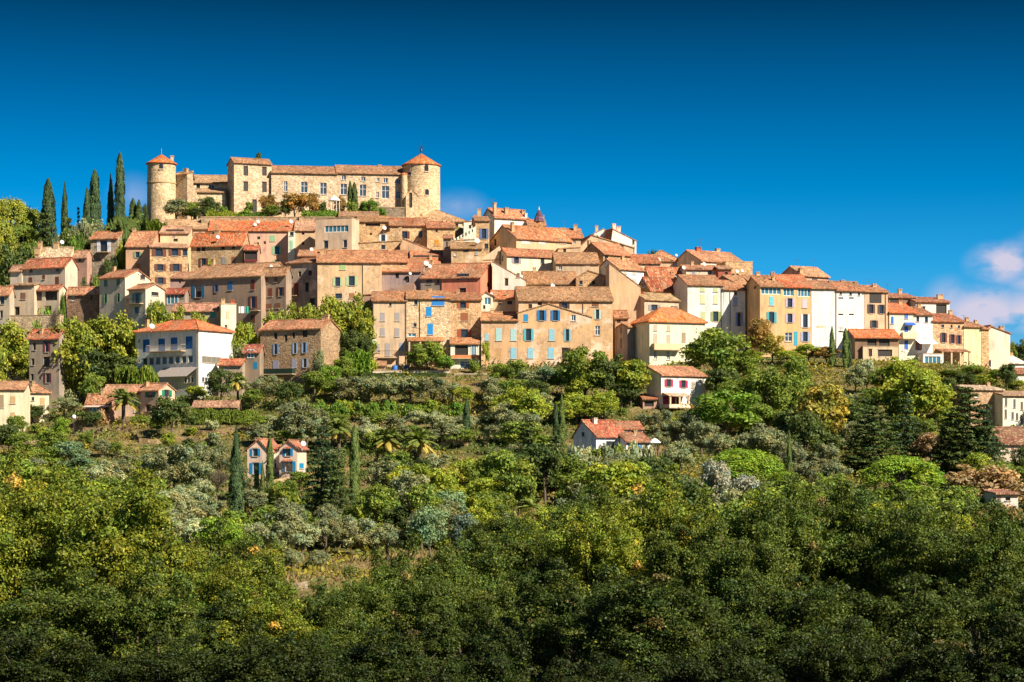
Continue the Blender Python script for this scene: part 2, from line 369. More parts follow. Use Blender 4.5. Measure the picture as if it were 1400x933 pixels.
DARK = (.018, .017, .018, 1)
def window(org, ud, nd, u, z, w_, h_, st, par, hole, xf):
    """window with pane, sill, frame and shutters. st: d dark, g white frame, c:hex closed, o:hex open, k deep opening, b:hex blind panel, a:hex arched pane, s:hex strip glazing"""
    k, _, hx = st.partition(':'); col = lin(hx) if hx else None
    u0, u1, z0, z1 = u - w_ / 2, u + w_ / 2, z - h_ / 2, z + h_ / 2
    db = -.2 if hole else .01
    objs = []
    if k == 'o':
        a = u - w_ * .25; b = u + w_ * .25
    else: a, b = u0, u1
    gcol = {'d': (.03, .035, .045, 1), 'g': (.05, .07, .10, 1), 'o': (.03, .035, .045, 1), 'k': (.03, .022, .016, 1)}.get(k, DARK)
    if k == 's': gcol = (.045, .17, .24, 1)
    if k in 'cb':
        win = fbox('window', 'shutter' if k == 'c' else 'plaster', par, col, org, ud, nd, a, b, z0, z1, db, .05 if k == 'c' else .012)
    else:
        win = fbox('window', 'glass' if k != 'k' else 'paint', par, gcol, org, ud, nd, a, b, z0, z1, db - (.03 if not hole else 0), db + .02)
    objs.append(win)
    if k in 'gs':
        mb = MB(); t = .09 if k == 'g' else .12; X = (lambda uu, zz, d: Vector(org) + Vector(ud) * uu + Vector((0, 0, zz)) + Vector(nd) * d)
        def bar(ua, ub, za, zb):
            n = len(mb.v); d0, d1 = db + .021, db + .08
            for d in (d0, d1):
                for (p, q_) in ((ua, za), (ub, za), (ub, zb), (ua, zb)): mb.v.append(tuple(X(p, q_, d)))
            for f in ((4, 5, 6, 7), (0, 1, 5, 4), (1, 2, 6, 5), (2, 3, 7, 6), (3, 0, 4, 7)): mb.f.append(tuple(n + i for i in f))
        bar(a, b, z0, z0 + t); bar(a, b, z1 - t, z1); bar(a, a + t, z0 + t, z1 - t); bar(b - t, b, z0 + t, z1 - t)
        nb = max(1, round((b - a) / 1.0)) if k == 's' else 1
        for i in range(1, nb + 1): 
            m_ = a + (b - a) * i / (nb + 1); bar(m_ - t / 2, m_ + t / 2, z0 + t, z1 - t)
        if k == 'g' and h_ > 1.2: zc = z0 + h_ * .62; bar(a + t, b - t, zc - .04, zc + .04)
        objs.append(mb.build('frame', M['paint'], win, (.75, .72, .66, 1)))
    if k == 'o':
        sw = w_ * .25
        for s0, s1 in ((a - sw, a - .01), (b + .01, b + sw)):
            objs.append(fbox('shutter', 'shutter', win, col, org, ud, nd, s0, s1, z0, z1, .02, .065))
    if k in 'dgoc' and h_ < 2.6:
        objs.append(fbox('sill', 'plaster', win, (.55, .48, .38, 1), org, ud, nd, a - .1, b + .1, z0 - .1, z0 - .005, .004, .13))
    if h_ > 1.0 and k in 'dok':
        objs.append(fbox('lintel', 'plaster', win, (.40, .30, .20, 1), org, ud, nd, a - .12, b + .12, z1 + .005, z1 + .16, .004, .03))
    for o in objs[:1]:
        if xf is not None: o.matrix_local = xf
    return win

ROOFC = dict(o='C8764A', r='B46A48', t='C09468', p='C89070', d='A87250', w='D0A070')
def H(label, xl, xm, xr, a, ye, yb, D=9.0, roof=('e', 12, .5), wall=('plaster', 'D8BE94'), rc='r', win=(), ch=(), dish=(), short=None, Y=None, name='village_house',
      cat='house', ye2=None, ov=.4, root=None, drop=4.0, pipes=(), bal=(), awn=(), side=None, group=None, extra=None):
    if Y is None or (yb >= 545 and 345 < Y < 398.5 and abs(HZ - gz((xm - 700) / F * Y, Y) / Y * F - yb) > 10): Y = Yof(min(max(xm, 5), 1395), yb)
    ar = R(a); c, s = math.cos(ar), math.sin(ar); asn = abs(s)
    if a < 0 and xm - xl < 1: xm = xr
    X = (xm - 700) / F * Y
    if a < 0:
        q_ = (xl - 700) / F; Lf = (X - q_ * Y) / (c + q_ * asn)
        if xr > xm + 1: q2 = (xr - 700) / F; D = (q2 * Y - X) / (asn - q2 * c)
        o = Vector((X - Lf * c, Y + Lf * asn, 0))
    else:
        q_ = (xr - 700) / F; Lf = (q_ * Y - X) / (c - q_ * s)
        if xl < xm - 1 and a > 0:
            q2 = (xl - 700) / F; D2 = (X - q2 * Y) / (asn + q2 * c); D = D2 if 2 < D2 < 40 else D
        o = Vector((X, Y, 0))
    D = max(2.0, min(D, 40))
    cx, cy = o.x + (Lf / 2) * c - (D / 2) * s, o.y + (Lf / 2) * s + (D / 2) * c
    zb = min(gz(cx, cy), gz(o.x, o.y), (HZ - yb) / F * Y) if root is None else gz(cx, cy)
    o.z = zb
    ze = (HZ - ye) / F * Y - zb; ze2 = ze if ye2 is None else (HZ - ye2) / F * Y - zb
    typ, rh, rv = roof[0], roof[1], (roof[2] if len(roof) > 2 else .5)
    if typ in 'eh':
        Yr = Y + rv * D * c; zr = (HZ - (ye - rh)) / F * Yr - zb; Rr = max(.15, min(zr - ze, 1.1 * D * max(rv, .3)))
    elif typ == 'g': Rr = rh / F * Y
    else: Rr = 0
    own = root is None
    if own:
        root = empty(name, o, ar); tag(root, label, cat, group); xf = None
    else:
        xf = root.matrix_basis.inverted() @ (Matrix.Translation(o) @ Matrix.Rotation(ar, 4, 'Z'))
    uvo = (random.uniform(0, 50), random.uniform(0, 50))
    # openings
    def loc(px, py, face):
        r = Vector(((px - 700) / F, 1, (HZ - py) / F)); U = Vector((c, s, 0)); V = Vector((-s, c, 0))
        if face == 'F': t = (o.dot(V)) / r.dot(V); p = r * t; return (p - o).dot(U), p.z - zb, t
        base = o + U * (Lf if a < 0 or face == 'R' else 0)
        t = base.dot(U) / r.dot(U) if abs(r.dot(U)) > 1e-6 else Y; p = r * t; return (p - o).dot(V), p.z - zb, t
    fh, sh, wl = [], [], []
    pw = (xr - xm) if a >= 0 else (xm - xl); win = list(win)
    if own and len(win) <= 1 and pw > 22 and typ != 'f' and not any(q in label for q in ('blank', 'windowless', 'plain', 'wall')):
        x0_ = xm if a >= 0 else xl; used = [q[0] for q in win]
        for q in np.linspace(.2, .8, max(1, int(pw / 20))):
            qx = x0_ + pw * q + random.uniform(-3, 3)
            if all(abs(qx - v_) > 10 for v_ in used): win.append((qx, ye + random.uniform(5, 8), random.uniform(3, 4.5), random.uniform(4, 7), random.choice(['k', 'd', 'c:7A5A44', 'c:8A9AA0', 'g'])))
    if typ == 'g': fpoly = [(0, -drop), (Lf, -drop), (Lf, ze2)] + ([(Lf * rv, ze + Rr)] if 0 < rv < 1 else []) + [(0, ze)]
    else: fpoly = [(0, -drop), (Lf, -drop), (Lf, ze), (0, ze)]
    if typ == 'g' and rv == 0: fpoly = [(0, -drop), (Lf, -drop), (Lf, ze2), (0, ze + Rr)]
    if typ == 'g' and rv == 1: fpoly = [(0, -drop), (Lf, -drop), (Lf, ze2 + Rr), (0, ze)]
    if typ == 'e': spoly = [(0, -drop), (D, -drop), (D, ze if rv < 1 else ze + Rr)] + ([(D * rv, ze + Rr)] if rv < 1 else []) + [(0, ze)]
    else:
        hl = ze + (Rr if (typ == 'g' and rv == 0) else 0); hr = ze2 + (Rr if (typ == 'g' and rv == 1) else 0)
        spoly = [(0, -drop), (D, -drop), (D, hl), (0, hl)]; spolyR = [(0, -drop), (D, -drop), (D, hr), (0, hr)]
    if typ == 'e': spolyR = spoly
    for wd in win:
        face = wd[5] if len(wd) > 5 else 'F'
        u, z, t = loc(wd[0], wd[1], face); kx = c if face == 'F' else max(.2, asn)
        wm, hm = wd[2] / (F / t) / kx, wd[3] / (F / t)
        st = wd[4]; hw = wm / 2 if not st.startswith('o') else wm / 4
        pl = fpoly if face == 'F' else (spolyR if a < 0 else spoly)
        ok = all(inpoly(p, pl) for p in ((u - hw - .06, z - hm / 2 - .06), (u + hw + .06, z - hm / 2 - .06), (u + hw + .06, z + hm / 2 + .06), (u - hw - .06, z + hm / 2 + .06)))
        rect = (u - hw, u + hw, z - hm / 2, z + hm / 2); lst = fh if face == 'F' else sh
        if ok and any(not (rect[1] < r_[0] - .02 or rect[0] > r_[1] + .02 or rect[3] < r_[2] - .02 or rect[2] > r_[3] + .02) for r_ in lst): ok = False
        if ok: lst.append(rect)
        wl.append((face, u, z, wm, hm, st, ok))
    up = (0, 0, 1); mb = MB()
    facade(mb, (0, 0, 0), (1, 0, 0), (0, -1, 0), fpoly, fh)
    facade(mb, (0, D, 0), (1, 0, 0), (0, 1, 0), fpoly if typ == 'g' else [(0, -drop), (Lf, -drop), (Lf, spoly[2][1]), (0, spoly[2][1])], [])
    facade(mb, (Lf, 0, 0), (0, 1, 0), (1, 0, 0), spolyR, sh if a < 0 else [])
    facade(mb, (0, 0, 0), (0, 1, 0), (-1, 0, 0), spoly, sh if a >= 0 else [])
    if typ == 'f': mb.poly([(0, 0, ze - .3), (Lf, 0, ze - .3), (Lf, D, ze - .3), (0, D, ze - .3)])
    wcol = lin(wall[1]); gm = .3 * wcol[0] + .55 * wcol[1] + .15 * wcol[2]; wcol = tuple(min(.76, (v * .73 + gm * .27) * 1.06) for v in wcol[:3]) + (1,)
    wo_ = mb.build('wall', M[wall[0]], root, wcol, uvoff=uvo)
    if xf is not None: wo_.matrix_local = xf
    for face, u, z, wm, hm, st, ok in wl:
        if face == 'F': window((0, 0, 0), (1, 0, 0), (0, -1, 0), u, z, wm, hm, st, root, ok, xf)
        elif a < 0: window((Lf, 0, 0), (0, 1, 0), (1, 0, 0), u, z, wm, hm, st, root, ok, xf)
        else: window((0, 0, 0), (0, 1, 0), (-1, 0, 0), u, z, wm, hm, st, root, ok, xf)
    # roof
    mb = MB(); t = .2; v = ov
    if typ == 'e':
        sl_ = Rr / max(.1, D * rv); yr = D * rv; zf = ze - v * sl_ + t
        mb.slab([(-v * .5, -v, zf), (Lf + v * .5, -v, zf), (Lf + v * .5, yr, ze + Rr + t), (-v * .5, yr, ze + Rr + t)], t)
        if rv < 1:
            s2 = Rr / (D - yr); mb.slab([(-v * .5, yr, ze + Rr + t), (Lf + v * .5, yr, ze + Rr + t), (Lf + v * .5, D + v, ze - v * s2 + t), (-v * .5, D + v, ze - v * s2 + t)], t)
        mb.tube([(-v * .5, yr, ze + Rr + t), (Lf + v * .5, yr, ze + Rr + t)], [.14, .14], 6)
    elif typ == 'g':
        ur = Lf * rv
        if rv > 0:
            s1 = Rr / ur; mb.slab([(-v, -v * .5, ze - v * s1 + t), (ur, -v * .5, ze + Rr + t), (ur, D + v * .5, ze + Rr + t), (-v, D + v * .5, ze - v * s1 + t)], t)
        if rv < 1:
            s2 = (ze + Rr - ze2) / (Lf - ur); mb.slab([(ur, -v * .5, ze + Rr + t), (Lf + v, -v * .5, ze2 - v * s2 + t), (Lf + v, D + v * .5, ze2 - v * s2 + t), (ur, D + v * .5, ze + Rr + t)], t)
        if 0 < rv < 1: mb.tube([(ur, -v * .5, ze + Rr + t), (ur, D + v * .5, ze + Rr + t)], [.14, .14], 6)
    elif typ == 'h':
        hd = min(D * rv, Lf * .48); A = (-v, -v, ze - .1); B = (Lf + v, -v, ze - .1); C_ = (Lf + v, D + v, ze - .1); E_ = (-v, D + v, ze - .1)
        r0 = (hd, D * rv, ze + Rr + t); r1 = (Lf - hd, D * rv, ze + Rr + t)
        if abs(r1[0] - r0[0]) < .3: r1 = (r0[0] + .3, r0[1], r0[2])
        for pl in ([A, B, r1, r0], [B, C_, r1], [C_, E_, r0, r1], [E_, A, r0]): mb.slab([(p[0], p[1], p[2] + t) for p in pl], t)
        for p_, q2 in ((A, r0), (B, r1), (C_, r1), (E_, r0)): mb.tube([(p_[0], p_[1], p_[2] + t), (q2[0], q2[1], q2[2] + t)], [.12, .12], 5)
        mb.tube([(r0[0], r0[1], r0[2] + t), (r1[0], r1[1], r1[2] + t)], [.13, .13], 5)
    elif typ == 'f':
        for (x0, x1, y0, y1) in ((-.08, Lf + .08, -.08, .25), (-.08, Lf + .08, D - .25, D + .08), (-.08, .25, .25, D - .25), (Lf - .25, Lf + .08, .25, D - .25)): mb.box(x0, x1, y0, y1, ze + .003, ze + .12)
    RC = lin(ROOFC.get(rc, rc)); gm = .3 * RC[0] + .55 * RC[1] + .15 * RC[2]; RC = tuple((v * .88 + gm * .12) * 1.0 for v in RC[:3]) + (1,)
    rm, rcol = ('plaster', lin('C9B08C')) if typ == 'f' else ('tiles', RC)
    ro = mb.build('roof' if typ != 'f' else 'parapet', M[rm], root, rcol, uvoff=uvo)
    if xf is not None: ro.matrix_local = xf
    if own and D > 6 and typ == 'e' and random.random() < .3:
        u_ = random.uniform(.2, .8) * Lf; y_ = D * rv; zt_ = ze + Rr + random.uniform(1.2, 2.2); mb = MB(); mb.tube([(u_, y_, ze + Rr * .8), (u_, y_, zt_)], [.025, .025], 4); mb.tube([(u_ - .5, y_, zt_ - .1), (u_ + .5, y_, zt_ - .1)], [.016, .016], 4)
        for q in range(5): mb.tube([(u_ - .45 + .2 * q, y_ - .3, zt_ - .1), (u_ - .45 + .2 * q, y_ + .3, zt_ - .1)], [.012, .012], 4)
        mb.build('aerial', M['metal'], ro, (.12, .12, .12, 1))
    # eave moulding in two stepped courses under the tiles
    if typ == 'e' and ze > 1.5 and ov > .3:
        mb = MB(); mb.box(0, Lf, -.13, -.004, ze - .30, ze - .16); mb.box(0, Lf, -.24, -.004, ze - .157, ze - .02)
        e_ = mb.build('eave_moulding', M['plaster'], root, lin('C9A77C'), uvoff=uvo)
        if xf is not None: e_.matrix_local = xf
    def rz(u, v_):
        if typ == 'e': return ze + Rr * (v_ / (D * rv) if v_ < D * rv else (D - v_) / (D - D * rv)) 
        if typ == 'h': return ze + Rr * .8
        if typ == 'g': ur = Lf * rv; return ze + Rr * (u / ur if (ur > 0 and u < ur) else (Lf - u) / max(.1, Lf - ur)) 
        return ze
    if not ch and typ in 'eh' and own and D > 5.5 and random.random() < .6:
        qx = (xm if a >= 0 else xl) + random.uniform(.15, .85) * ((xr - xm) if a >= 0 else (xm - xl)); ch = [(qx, ye - rh - random.uniform(5, 8), random.uniform(3, 5), 8)]
    # chimneys
    for cc in ch:
        px, yt, wp, hp = cc[:4]; vf = cc[4] if len(cc) > 4 else (rv if typ in 'eh' else .3); vv_ = D * vf
        ccol = lin(cc[5]) if len(cc) > 5 else lin('C9A880')
        Yc = Y
        for _ in range(3):
            X_ = (px - 700) / F * Yc; u = (X_ - o.x) * c + (Yc - o.y) * s; Yc = o.y + u * s + vv_ * c
            X_ = (px - 700) / F * Yc; u = ((X_ - o.x) + vv_ * s) / c if abs(c) > .2 else 0; Yc = o.y + u * s + vv_ * c
        u = min(max(u, .3), Lf - .3); zt = (HZ - yt) / F * Yc - zb; hw = max(.25, wp / (F / Yc) / 2); zb_ = min(zt - hp / (F / Yc), rz(u, vv_) - .3)
        mb = MB(); mb.box(u - hw, u + hw, vv_ - .3, vv_ + .3, zb_, zt - .32)
        mb.box(u - hw - .07, u + hw + .07, vv_ - .37, vv_ + .37, zt - .32, zt - .22)
        for q1 in (-1, 1): mb.box(u + q1 * (hw - .08) - .06, u + q1 * (hw - .08) + .06, vv_ - .3, vv_ + .3, zt - .22, zt - .06)
        mb.box(u - hw - .05, u + hw + .05, vv_ - .35, vv_ + .35, zt - .06, zt)
        mb.build('chimney', M['plaster'], ro, ccol, uvoff=uvo)
    for dd in dish:
        px, py, rr = dd[:3]; vv_ = dd[3] if len(dd) > 3 else -.5
        Yc = Y + vv_; 
        X_ = (px - 700) / F * Yc; u = (X_ - o.x) * c + (Yc - o.y) * s; 
        if typ in 'e' and 0 <= vv_ <= D: zz_ = rz(u, vv_)
        u_, v__ = u, (-(X_ - o.x) * s + (Yc - o.y) * c); zc = (HZ - py) / F * Yc - zb; r = rr * .85 / (F / Yc)
        mb = MB(); ax = Vector((math.sin(-ar + .5), -math.cos(-ar + .5), .35)).normalized(); e1 = ax.orthogonal().normalized(); e2 = ax.cross(e1); ctr = Vector((u_, v__, zc))
        n0 = len(mb.v); mb.v.append(tuple(ctr - ax * r * .25)); S = 14
        for q1, dq in ((.55, -.16), (1.0, 0)):
            for i in range(S): th = 2 * math.pi * i / S; mb.v.append(tuple(ctr + (e1 * math.cos(th) + e2 * math.sin(th)) * r * q1 + ax * r * dq))
        for i in range(S):
            j = (i + 1) % S; mb.f.append((n0, n0 + 1 + j, n0 + 1 + i)); mb.f.append((n0 + 1 + i, n0 + 1 + j, n0 + 1 + S + j, n0 + 1 + S + i))
        mb.tube([ctr - ax * r * .25, ctr - ax * (r * .25 + .25) + Vector((0, 0, -.1)), ctr - ax * (r * .25 + .25) + Vector((0, 0, -1.0))], [.03, .03, .03], 5)
        mb.tube([ctr - e1 * r * .9, ctr + ax * r * .8], [.015, .015], 4)
        d_ = mb.build('satellite_dish', M['paint'], root, (.6, .59, .56, 1))
        if xf is not None: d_.matrix_local = xf
    for pp in pipes:
        u, z, t_ = loc(pp, ye + 5, 'F'); mb = MB(); mb.tube([(u, -.09, ze - .35), (u, -.09, -drop * .3)], [.06, .06], 6)
        d_ = mb.build('drainpipe', M['metal'], root, lin('7A6A58'))
        if xf is not None: d_.matrix_local = xf
    for bb in bal:   # balcony: px0, px1, py floor, py rail top, depth, style
        px0, px1, pf, pr, dp = bb[:5]; cl_ = bb[5] if len(bb) > 5 else None; face = 'F'
        u0, z0, _ = loc(px0, pf, face); u1, _, _ = loc(px1, pf, face); _, z1, _ = loc((px0 + px1) / 2, pr, face)
        mb = MB(); mb.box(u0, u1, -dp, -.005, z0 - .14, z0); b_ = mb.build('balcony', M['plaster'], root, lin('C8B090'), uvoff=uvo)
        mb = MB()
        if cl_ and cl_[0] != 'r':
            mb.box(u0, u1, -dp, -dp + .08, z0 + .003, z1); mb.box(u0, u0 + .08, -dp + .08, -.005, z0 + .003, z1); mb.box(u1 - .08, u1, -dp + .08, -.005, z0 + .003, z1)
            mb.build('railing', M['plaster'], b_, lin(cl_), uvoff=uvo)
        else:
            mb.box(u0, u1, -dp, -dp + .05, z1 - .05, z1); n_ = max(2, int((u1 - u0) / .25))
            for i in range(n_ + 1): x_ = u0 + .02 + (u1 - u0 - .06) * i / n_; mb.box(x_, x_ + .03, -dp + .01, -dp + .04, z0, z1 - .05)
            for x_ in (u0, u1 - .04): mb.box(x_, x_ + .04, -dp + .05, -.005, z1 - .05, z1)
            mb.build('railing', M['metal'], b_, lin(cl_[1:]) if cl_ else (.03, .03, .03, 1))
    for aw in awn:   # awning / lean-to: px0 px1 py_top py_bottom projection colour mat [pillar base row]
        px0, px1, pt, pb_, dp, cl_, mt = aw[:7]; u0, z0, _ = loc(px0, pt, 'F'); u1, _, _ = loc(px1, pt, 'F'); _, z1, _ = loc((px0 + px1) / 2, pb_, 'F')
        mb = MB(); mb.slab([(u0, -dp, z1), (u1, -dp, z1), (u1, -.02, z0), (u0, -.02, z0)], .1 if mt == 'tiles' else .04)
        a_ = mb.build('awning' if mt != 'tiles' else 'porch_roof', M[mt], root, lin(cl_), uvoff=uvo)
        if len(aw) > 7:
            _, zp, _ = loc((px0 + px1) / 2, aw[7], 'F'); mb = MB(); n_ = aw[8] if len(aw) > 8 else 3
            for i in range(n_):
                mb = MB(); x_ = u0 + .2 + (u1 - u0 - .7) * i / (n_ - 1); mb.box(x_, x_ + .3, -dp + .1, -dp + .4, zp, z1 - .1); mb.build('pillar', M['plaster'], root, lin('D8C09A'), uvoff=uvo)
    FR.update(root=root, o=o, ar=ar, L=Lf, D=D, ze=ze, Y=Y, zb=zb, loc=loc, Rr=Rr)
    if short: LAND.append(((xl + xr) / 2, (ye + yb) / 2, short))
    if extra: extra(root)
    return root
# ---------------------------------------------------------------- the castle
CY = 480.0
ST = 'stone'; PL = 'plaster'; WN = 'worn'
CAST = 'D8B68A'
cast = H('large honey stone castle with two round towers and mullioned windows crowning the hill', 311, 320, 371, 22, 222, 296, D=9, roof=('e', 5, .4), wall=(ST, CAST), rc='d', name='castle', cat='castle', Y=CY, drop=5,
         win=[(336, 234, 6, 13, 'k'), (361.5, 234.5, 6, 12, 'k'), (336, 255, 6, 13, 'k'), (361.5, 256, 6, 14, 'k'), (348, 283, 6, 20, 'k')], short='the castle keep')
# long wing in two roofs
H('', 371, 371, 461, 9, 236, 292, D=9, roof=('e', 8, .5), wall=(ST, CAST), rc='d', Y=CY + 2.4, root=cast, drop=5,
  win=[(390.5, 255, 5, 14, 'g'), (415.8, 256.3, 9, 15, 'g'), (442, 258, 9, 16, 'g')])
H('', 461, 461, 556, 9, 236.5, 292, D=10, roof=('e', 9, .5), wall=(ST, CAST), rc='d', Y=CY + 4.7, root=cast, drop=5,
  win=[(469.8, 259, 9, 15, 'g'), (496, 260.6, 9, 16, 'g'), (526.9, 263, 10, 17, 'g'), (470, 243.4, 6, 6, 'g'), (496.5, 245, 6, 6, 'g'), (516.6, 246, 4, 5, 'g'), (527, 247, 6, 7, 'g'), (544.5, 248, 6, 7, 'g'), (516, 266.6, 4, 8, 'g'), (544.5, 266.6, 6, 10, 'g')],
  ch=[(519, 225.5, 5, 8)])
# courtyard range between the keep and the left tower
H('', 262, 262, 312, 4, 250, 300, D=8, roof=('e', 9, .9), wall=(ST, 'DDBF8C'), rc='t', Y=CY + 8, root=cast, win=[(271, 255, 5, 6, 'd'), (289, 256, 8, 7, 'g')])
H('', 269, 269, 308, 4, 263, 300, D=4, roof=('e', 3.5, .9), wall=(ST, 'DDBF8C'), rc='t', Y=CY + 2, root=cast)
H('', 237, 256, 263, -32, 238, 300, D=5, roof=('e', 2.5, .9), wall=(ST, 'BFA27A'), rc='t', Y=CY, root=cast, ch=[(254, 230.5, 6, 6, .4)])
def tower(px, half, yw, yb, yapex, roofhalf, Y, wins, band=None):
    """round tower as parts of the castle: wall drum, conical tiled roof, finial and arched windows"""
    X = (px - 700) / F * Y; k = F / Y; r = half / k; zt = (HZ - yw) / k; zb = (HZ - yb) / k - 5; za = (HZ - yapex) / k
    rr = roofhalf / k; inv = cast.matrix_basis.inverted()
    T = inv @ Matrix.Translation((X, Y, 0))
    mb = MB(); prof = [(r * 1.05, zb), (r * 1.02, zb + (zt - zb) * .35), (r, zt - 1.2), (r, zt)]; mb.lathe(0, 0, prof, 40)
    # wrap the stone pattern round the drum: angle as horizontal coordinate
    o = mb.build('tower_wall', M['stone'], cast, lin('D2BA96'), smooth=False); o.matrix_local = T
    uv = o.data.uv_layers[0].data
    for p in o.data.polygons:
        a0 = math.atan2(p.center.y, p.center.x)
        for li in p.loop_indices:
            c = o.data.vertices[o.data.loops[li].vertex_index].co; a = math.atan2(c.y, c.x)
            if a - a0 > math.pi: a -= 2 * math.pi
            if a - a0 < -math.pi: a += 2 * math.pi
            uv[li].uv = (a * r, c.z)
    o.data.polygons.foreach_set('use_smooth', [True] * len(o.data.polygons))
    if band: 
        zc = (HZ - band) / k; mb = MB(); mb.lathe(0, 0, [(r, zc - .22), (r + .16, zc - .15), (r + .16, zc + .12), (r, zc + .2)], 40)
        b = mb.build('string_course', M['stone'], cast, lin('C7A87C')); b.matrix_local = T
    mb = MB(); mb.lathe(0, 0, [(r * .96, zt - .35), (rr, zt - .28), (rr, zt - .08), (rr * .62, zt + (za - zt) * .36), (rr * .3, zt + (za - zt) * .70), (.02, za)], 40)
    ro = mb.build('conical_roof', M['tiles'], cast, lin('D0703A')); ro.matrix_local = T
    uv = ro.data.uv_layers[0].data
    for p in ro.data.polygons:
        a0 = math.atan2(p.center.y, p.center.x)
        for li in p.loop_indices:
            c = ro.data.vertices[ro.data.loops[li].vertex_index].co; a = math.atan2(c.y, c.x)
            if a - a0 > math.pi: a -= 2 * math.pi
            if a - a0 < -math.pi: a += 2 * math.pi
            uv[li].uv = (a * r * .7, math.hypot(c.x, c.y))
    for wx, wy, ww, wh in wins:
        a = math.asin(max(-.95, min(.95, (wx - px) / half))); nd = Vector((math.sin(a), -math.cos(a), 0)); ud = Vector((math.cos(a), math.sin(a), 0))
        z = (HZ - wy) / k; wm, hm = ww / k / max(.4, math.cos(a)), wh / k
        org = nd * (r * 1.0 * math.cos(wm / 2 / r) - .02); mbw = MB(); pts = [(-wm / 2, -hm / 2), (wm / 2, -hm / 2)] + [(wm / 2 * math.cos(t), hm / 2 - wm / 2 + wm / 2 * math.sin(t)) for t in np.linspace(0, math.pi, 9)]
        q = [org + ud * u + Vector((0, 0, z + v)) + nd * .10 for u, v in pts]; q0 = [p - nd * .3 for p in q]
        mbw.poly(q)
        for i in range(len(q)): j = (i + 1) % len(q); mbw.poly([q[j], q[i], q0[i], q0[j]])
        wo_ = mbw.build('window', M['glass'], cast, (.03, .028, .03, 1)); wo_.matrix_local = T
        fr = fbox('sill', 'plaster', wo_, (.6, .5, .38, 1), org, ud, nd, -wm / 2 - .12, wm / 2 + .12, z - hm / 2 - .2, z - hm / 2 - .01, 0, .22)
    return ro, T, za
ro, T, za = tower(220.8, 19.2, 223.5, 306, 211, 21.4, CY + 1, [(223.5, 230, 5, 7)], band=251)
mb = MB(); mb.tube([(0, 0, za - .2), (0, 0, za + 1.3)], [.05, .03], 5); f_ = mb.build('finial', M['metal'], ro, lin('B8B0A0'))
mb = MB(); mb.box(2.1, 2.7, -.8, -.2, za - 1.9, za - .6); mb.box(2.0, 2.8, -.9, -.1, za - .6, za - .45); mb.build('chimney', M['plaster'], ro, lin('D8B894'))
ro, T, za = tower(576, 25.5, 226, 300, 210, 27.2, CY + 9, [(584, 233, 5, 9), (584.8, 265.7, 5, 8), (561, 240, 5, 4)])
mb = MB(); mb.tube([(0, 0, za - .2), (0, 0, za + 3.2)], [.06, .03], 5)
for k_ in range(4):
    a = k_ * math.pi / 2 + .4; c, s = math.cos(a) * .55, math.sin(a) * .55
    mb.tube([(c, s, za + .0), (c, s, za + 1.1), (c * .6, s * .6, za + 1.5), (0, 0, za + 1.7)], [.04] * 4, 4)
mb.tube([(-.75, 0, za + 1.55), (.75, 0, za + 1.55)], [.035, .035], 4); mb.tube([(0, -.75, za + 1.55), (0, .75, za + 1.55)], [.035, .035], 4)
mb.build('bell_cage', M['metal'], ro, (.03, .03, .035, 1))
mb = MB(); mb.lathe(0, 0, [(.02, za + 1.25), (.12, za + 1.2), (.2, za + .8), (.3, za + .55), (.3, za + .5)], 12); mb.build('bell', M['metal'], ro, (.06, .05, .04, 1), smooth=True)
# small stair turret on the left of the right hand tower
tower(552.5, 4.5, 238, 300, 236, 5, CY + 6, [])
# round-headed buttress chapel in front of the right tower
Hc = H('', 555, 555, 571, 6, 268, 300, D=6.5, roof=('g', 9, .5), wall=(ST, 'E0BC84'), rc='p', Y=CY - 1, root=cast, ov=.12, win=[(561.5, 274, 4, 20, 'k')])
# ruined curtain wall below the wing
tag(H('low grey rubble garden wall below the castle wing on the right', 517, 517, 553, 4, 284, 300, D=.8, roof=('f', 0, 0), wall=(ST, '8F7B60'), Y=CY - 6), cat='wall').name = 'garden_wall'
tag(H('buff rubble terrace wall holding up the castle garden', 275, 275, 560, 1, 297, 325, D=.8, roof=('f', 0, 0), wall=(ST, 'A98F66'), Y=467.5, drop=12), cat='wall').name = 'terrace_wall'

# ---------------------------------------------------------------- village, from the top down
B = lambda *t: t
br, gr, bl, lb, gy, lv, te = '6B3A22', '8FA878', '2E86C1', '8FC0CC', 'A39C98', 'B9A6C0', '2A9AA8'
# church with the long pale roof
H('church nave with a broad pale tiled roof beside the right castle tower', 571, 571, 637, 14, 302, 325, D=12, roof=('h', 13, .5), wall=(PL, 'D9BE92'), rc='C89668', Y=474, short='the pale roofed church', name='church', cat='church')
# row under the castle terrace
H('long house with an orange roof and pink wall just under the castle garden', 286, 286, 400, 3, 315, 372, D=8, roof=('e', 15, .8), wall=(PL, 'DFA883'), rc='DC6A2C', Y=462, short='the long pink house',
  win=[(353.7, 325.5, 4, 4, 'k'), (352.5, 333, 3, 3, 'k'), (372.6, 326, 7, 8, 'c:8FB98A'), (378.6, 342.6, 13, 11, 'o:8FB98A'), (379, 360, 12, 8, 'o:8FB98A'), (362, 332, 3, 4, 'k')], dish=[(349, 307, 3, 2), (353, 303, 3, 3), (398, 303, 3.2, 2)], ch=[(404, 305, 4, 8, .5)])
H('narrow tan house with two tiny windows right of the long pink house', 402, 403, 431, 3, 315, 360, D=8, roof=('e', 12, .8), wall=(PL, 'D6AE78'), rc='p', Y=461, win=[(414.4, 319.5, 3.5, 3.5, 'k'), (414.4, 333, 3.5, 4, 'k')])
H('pinkish white strip of a house squeezed between the pink and tan houses', 394, 394, 403, 2, 317, 365, D=5, roof=('f', 0, 0), wall=(PL, 'F0DCC0'), Y=460.5, win=[(398.5, 335, 4, 12, 'c:9CC09A'), (399, 320, 5, 5, 'd')])
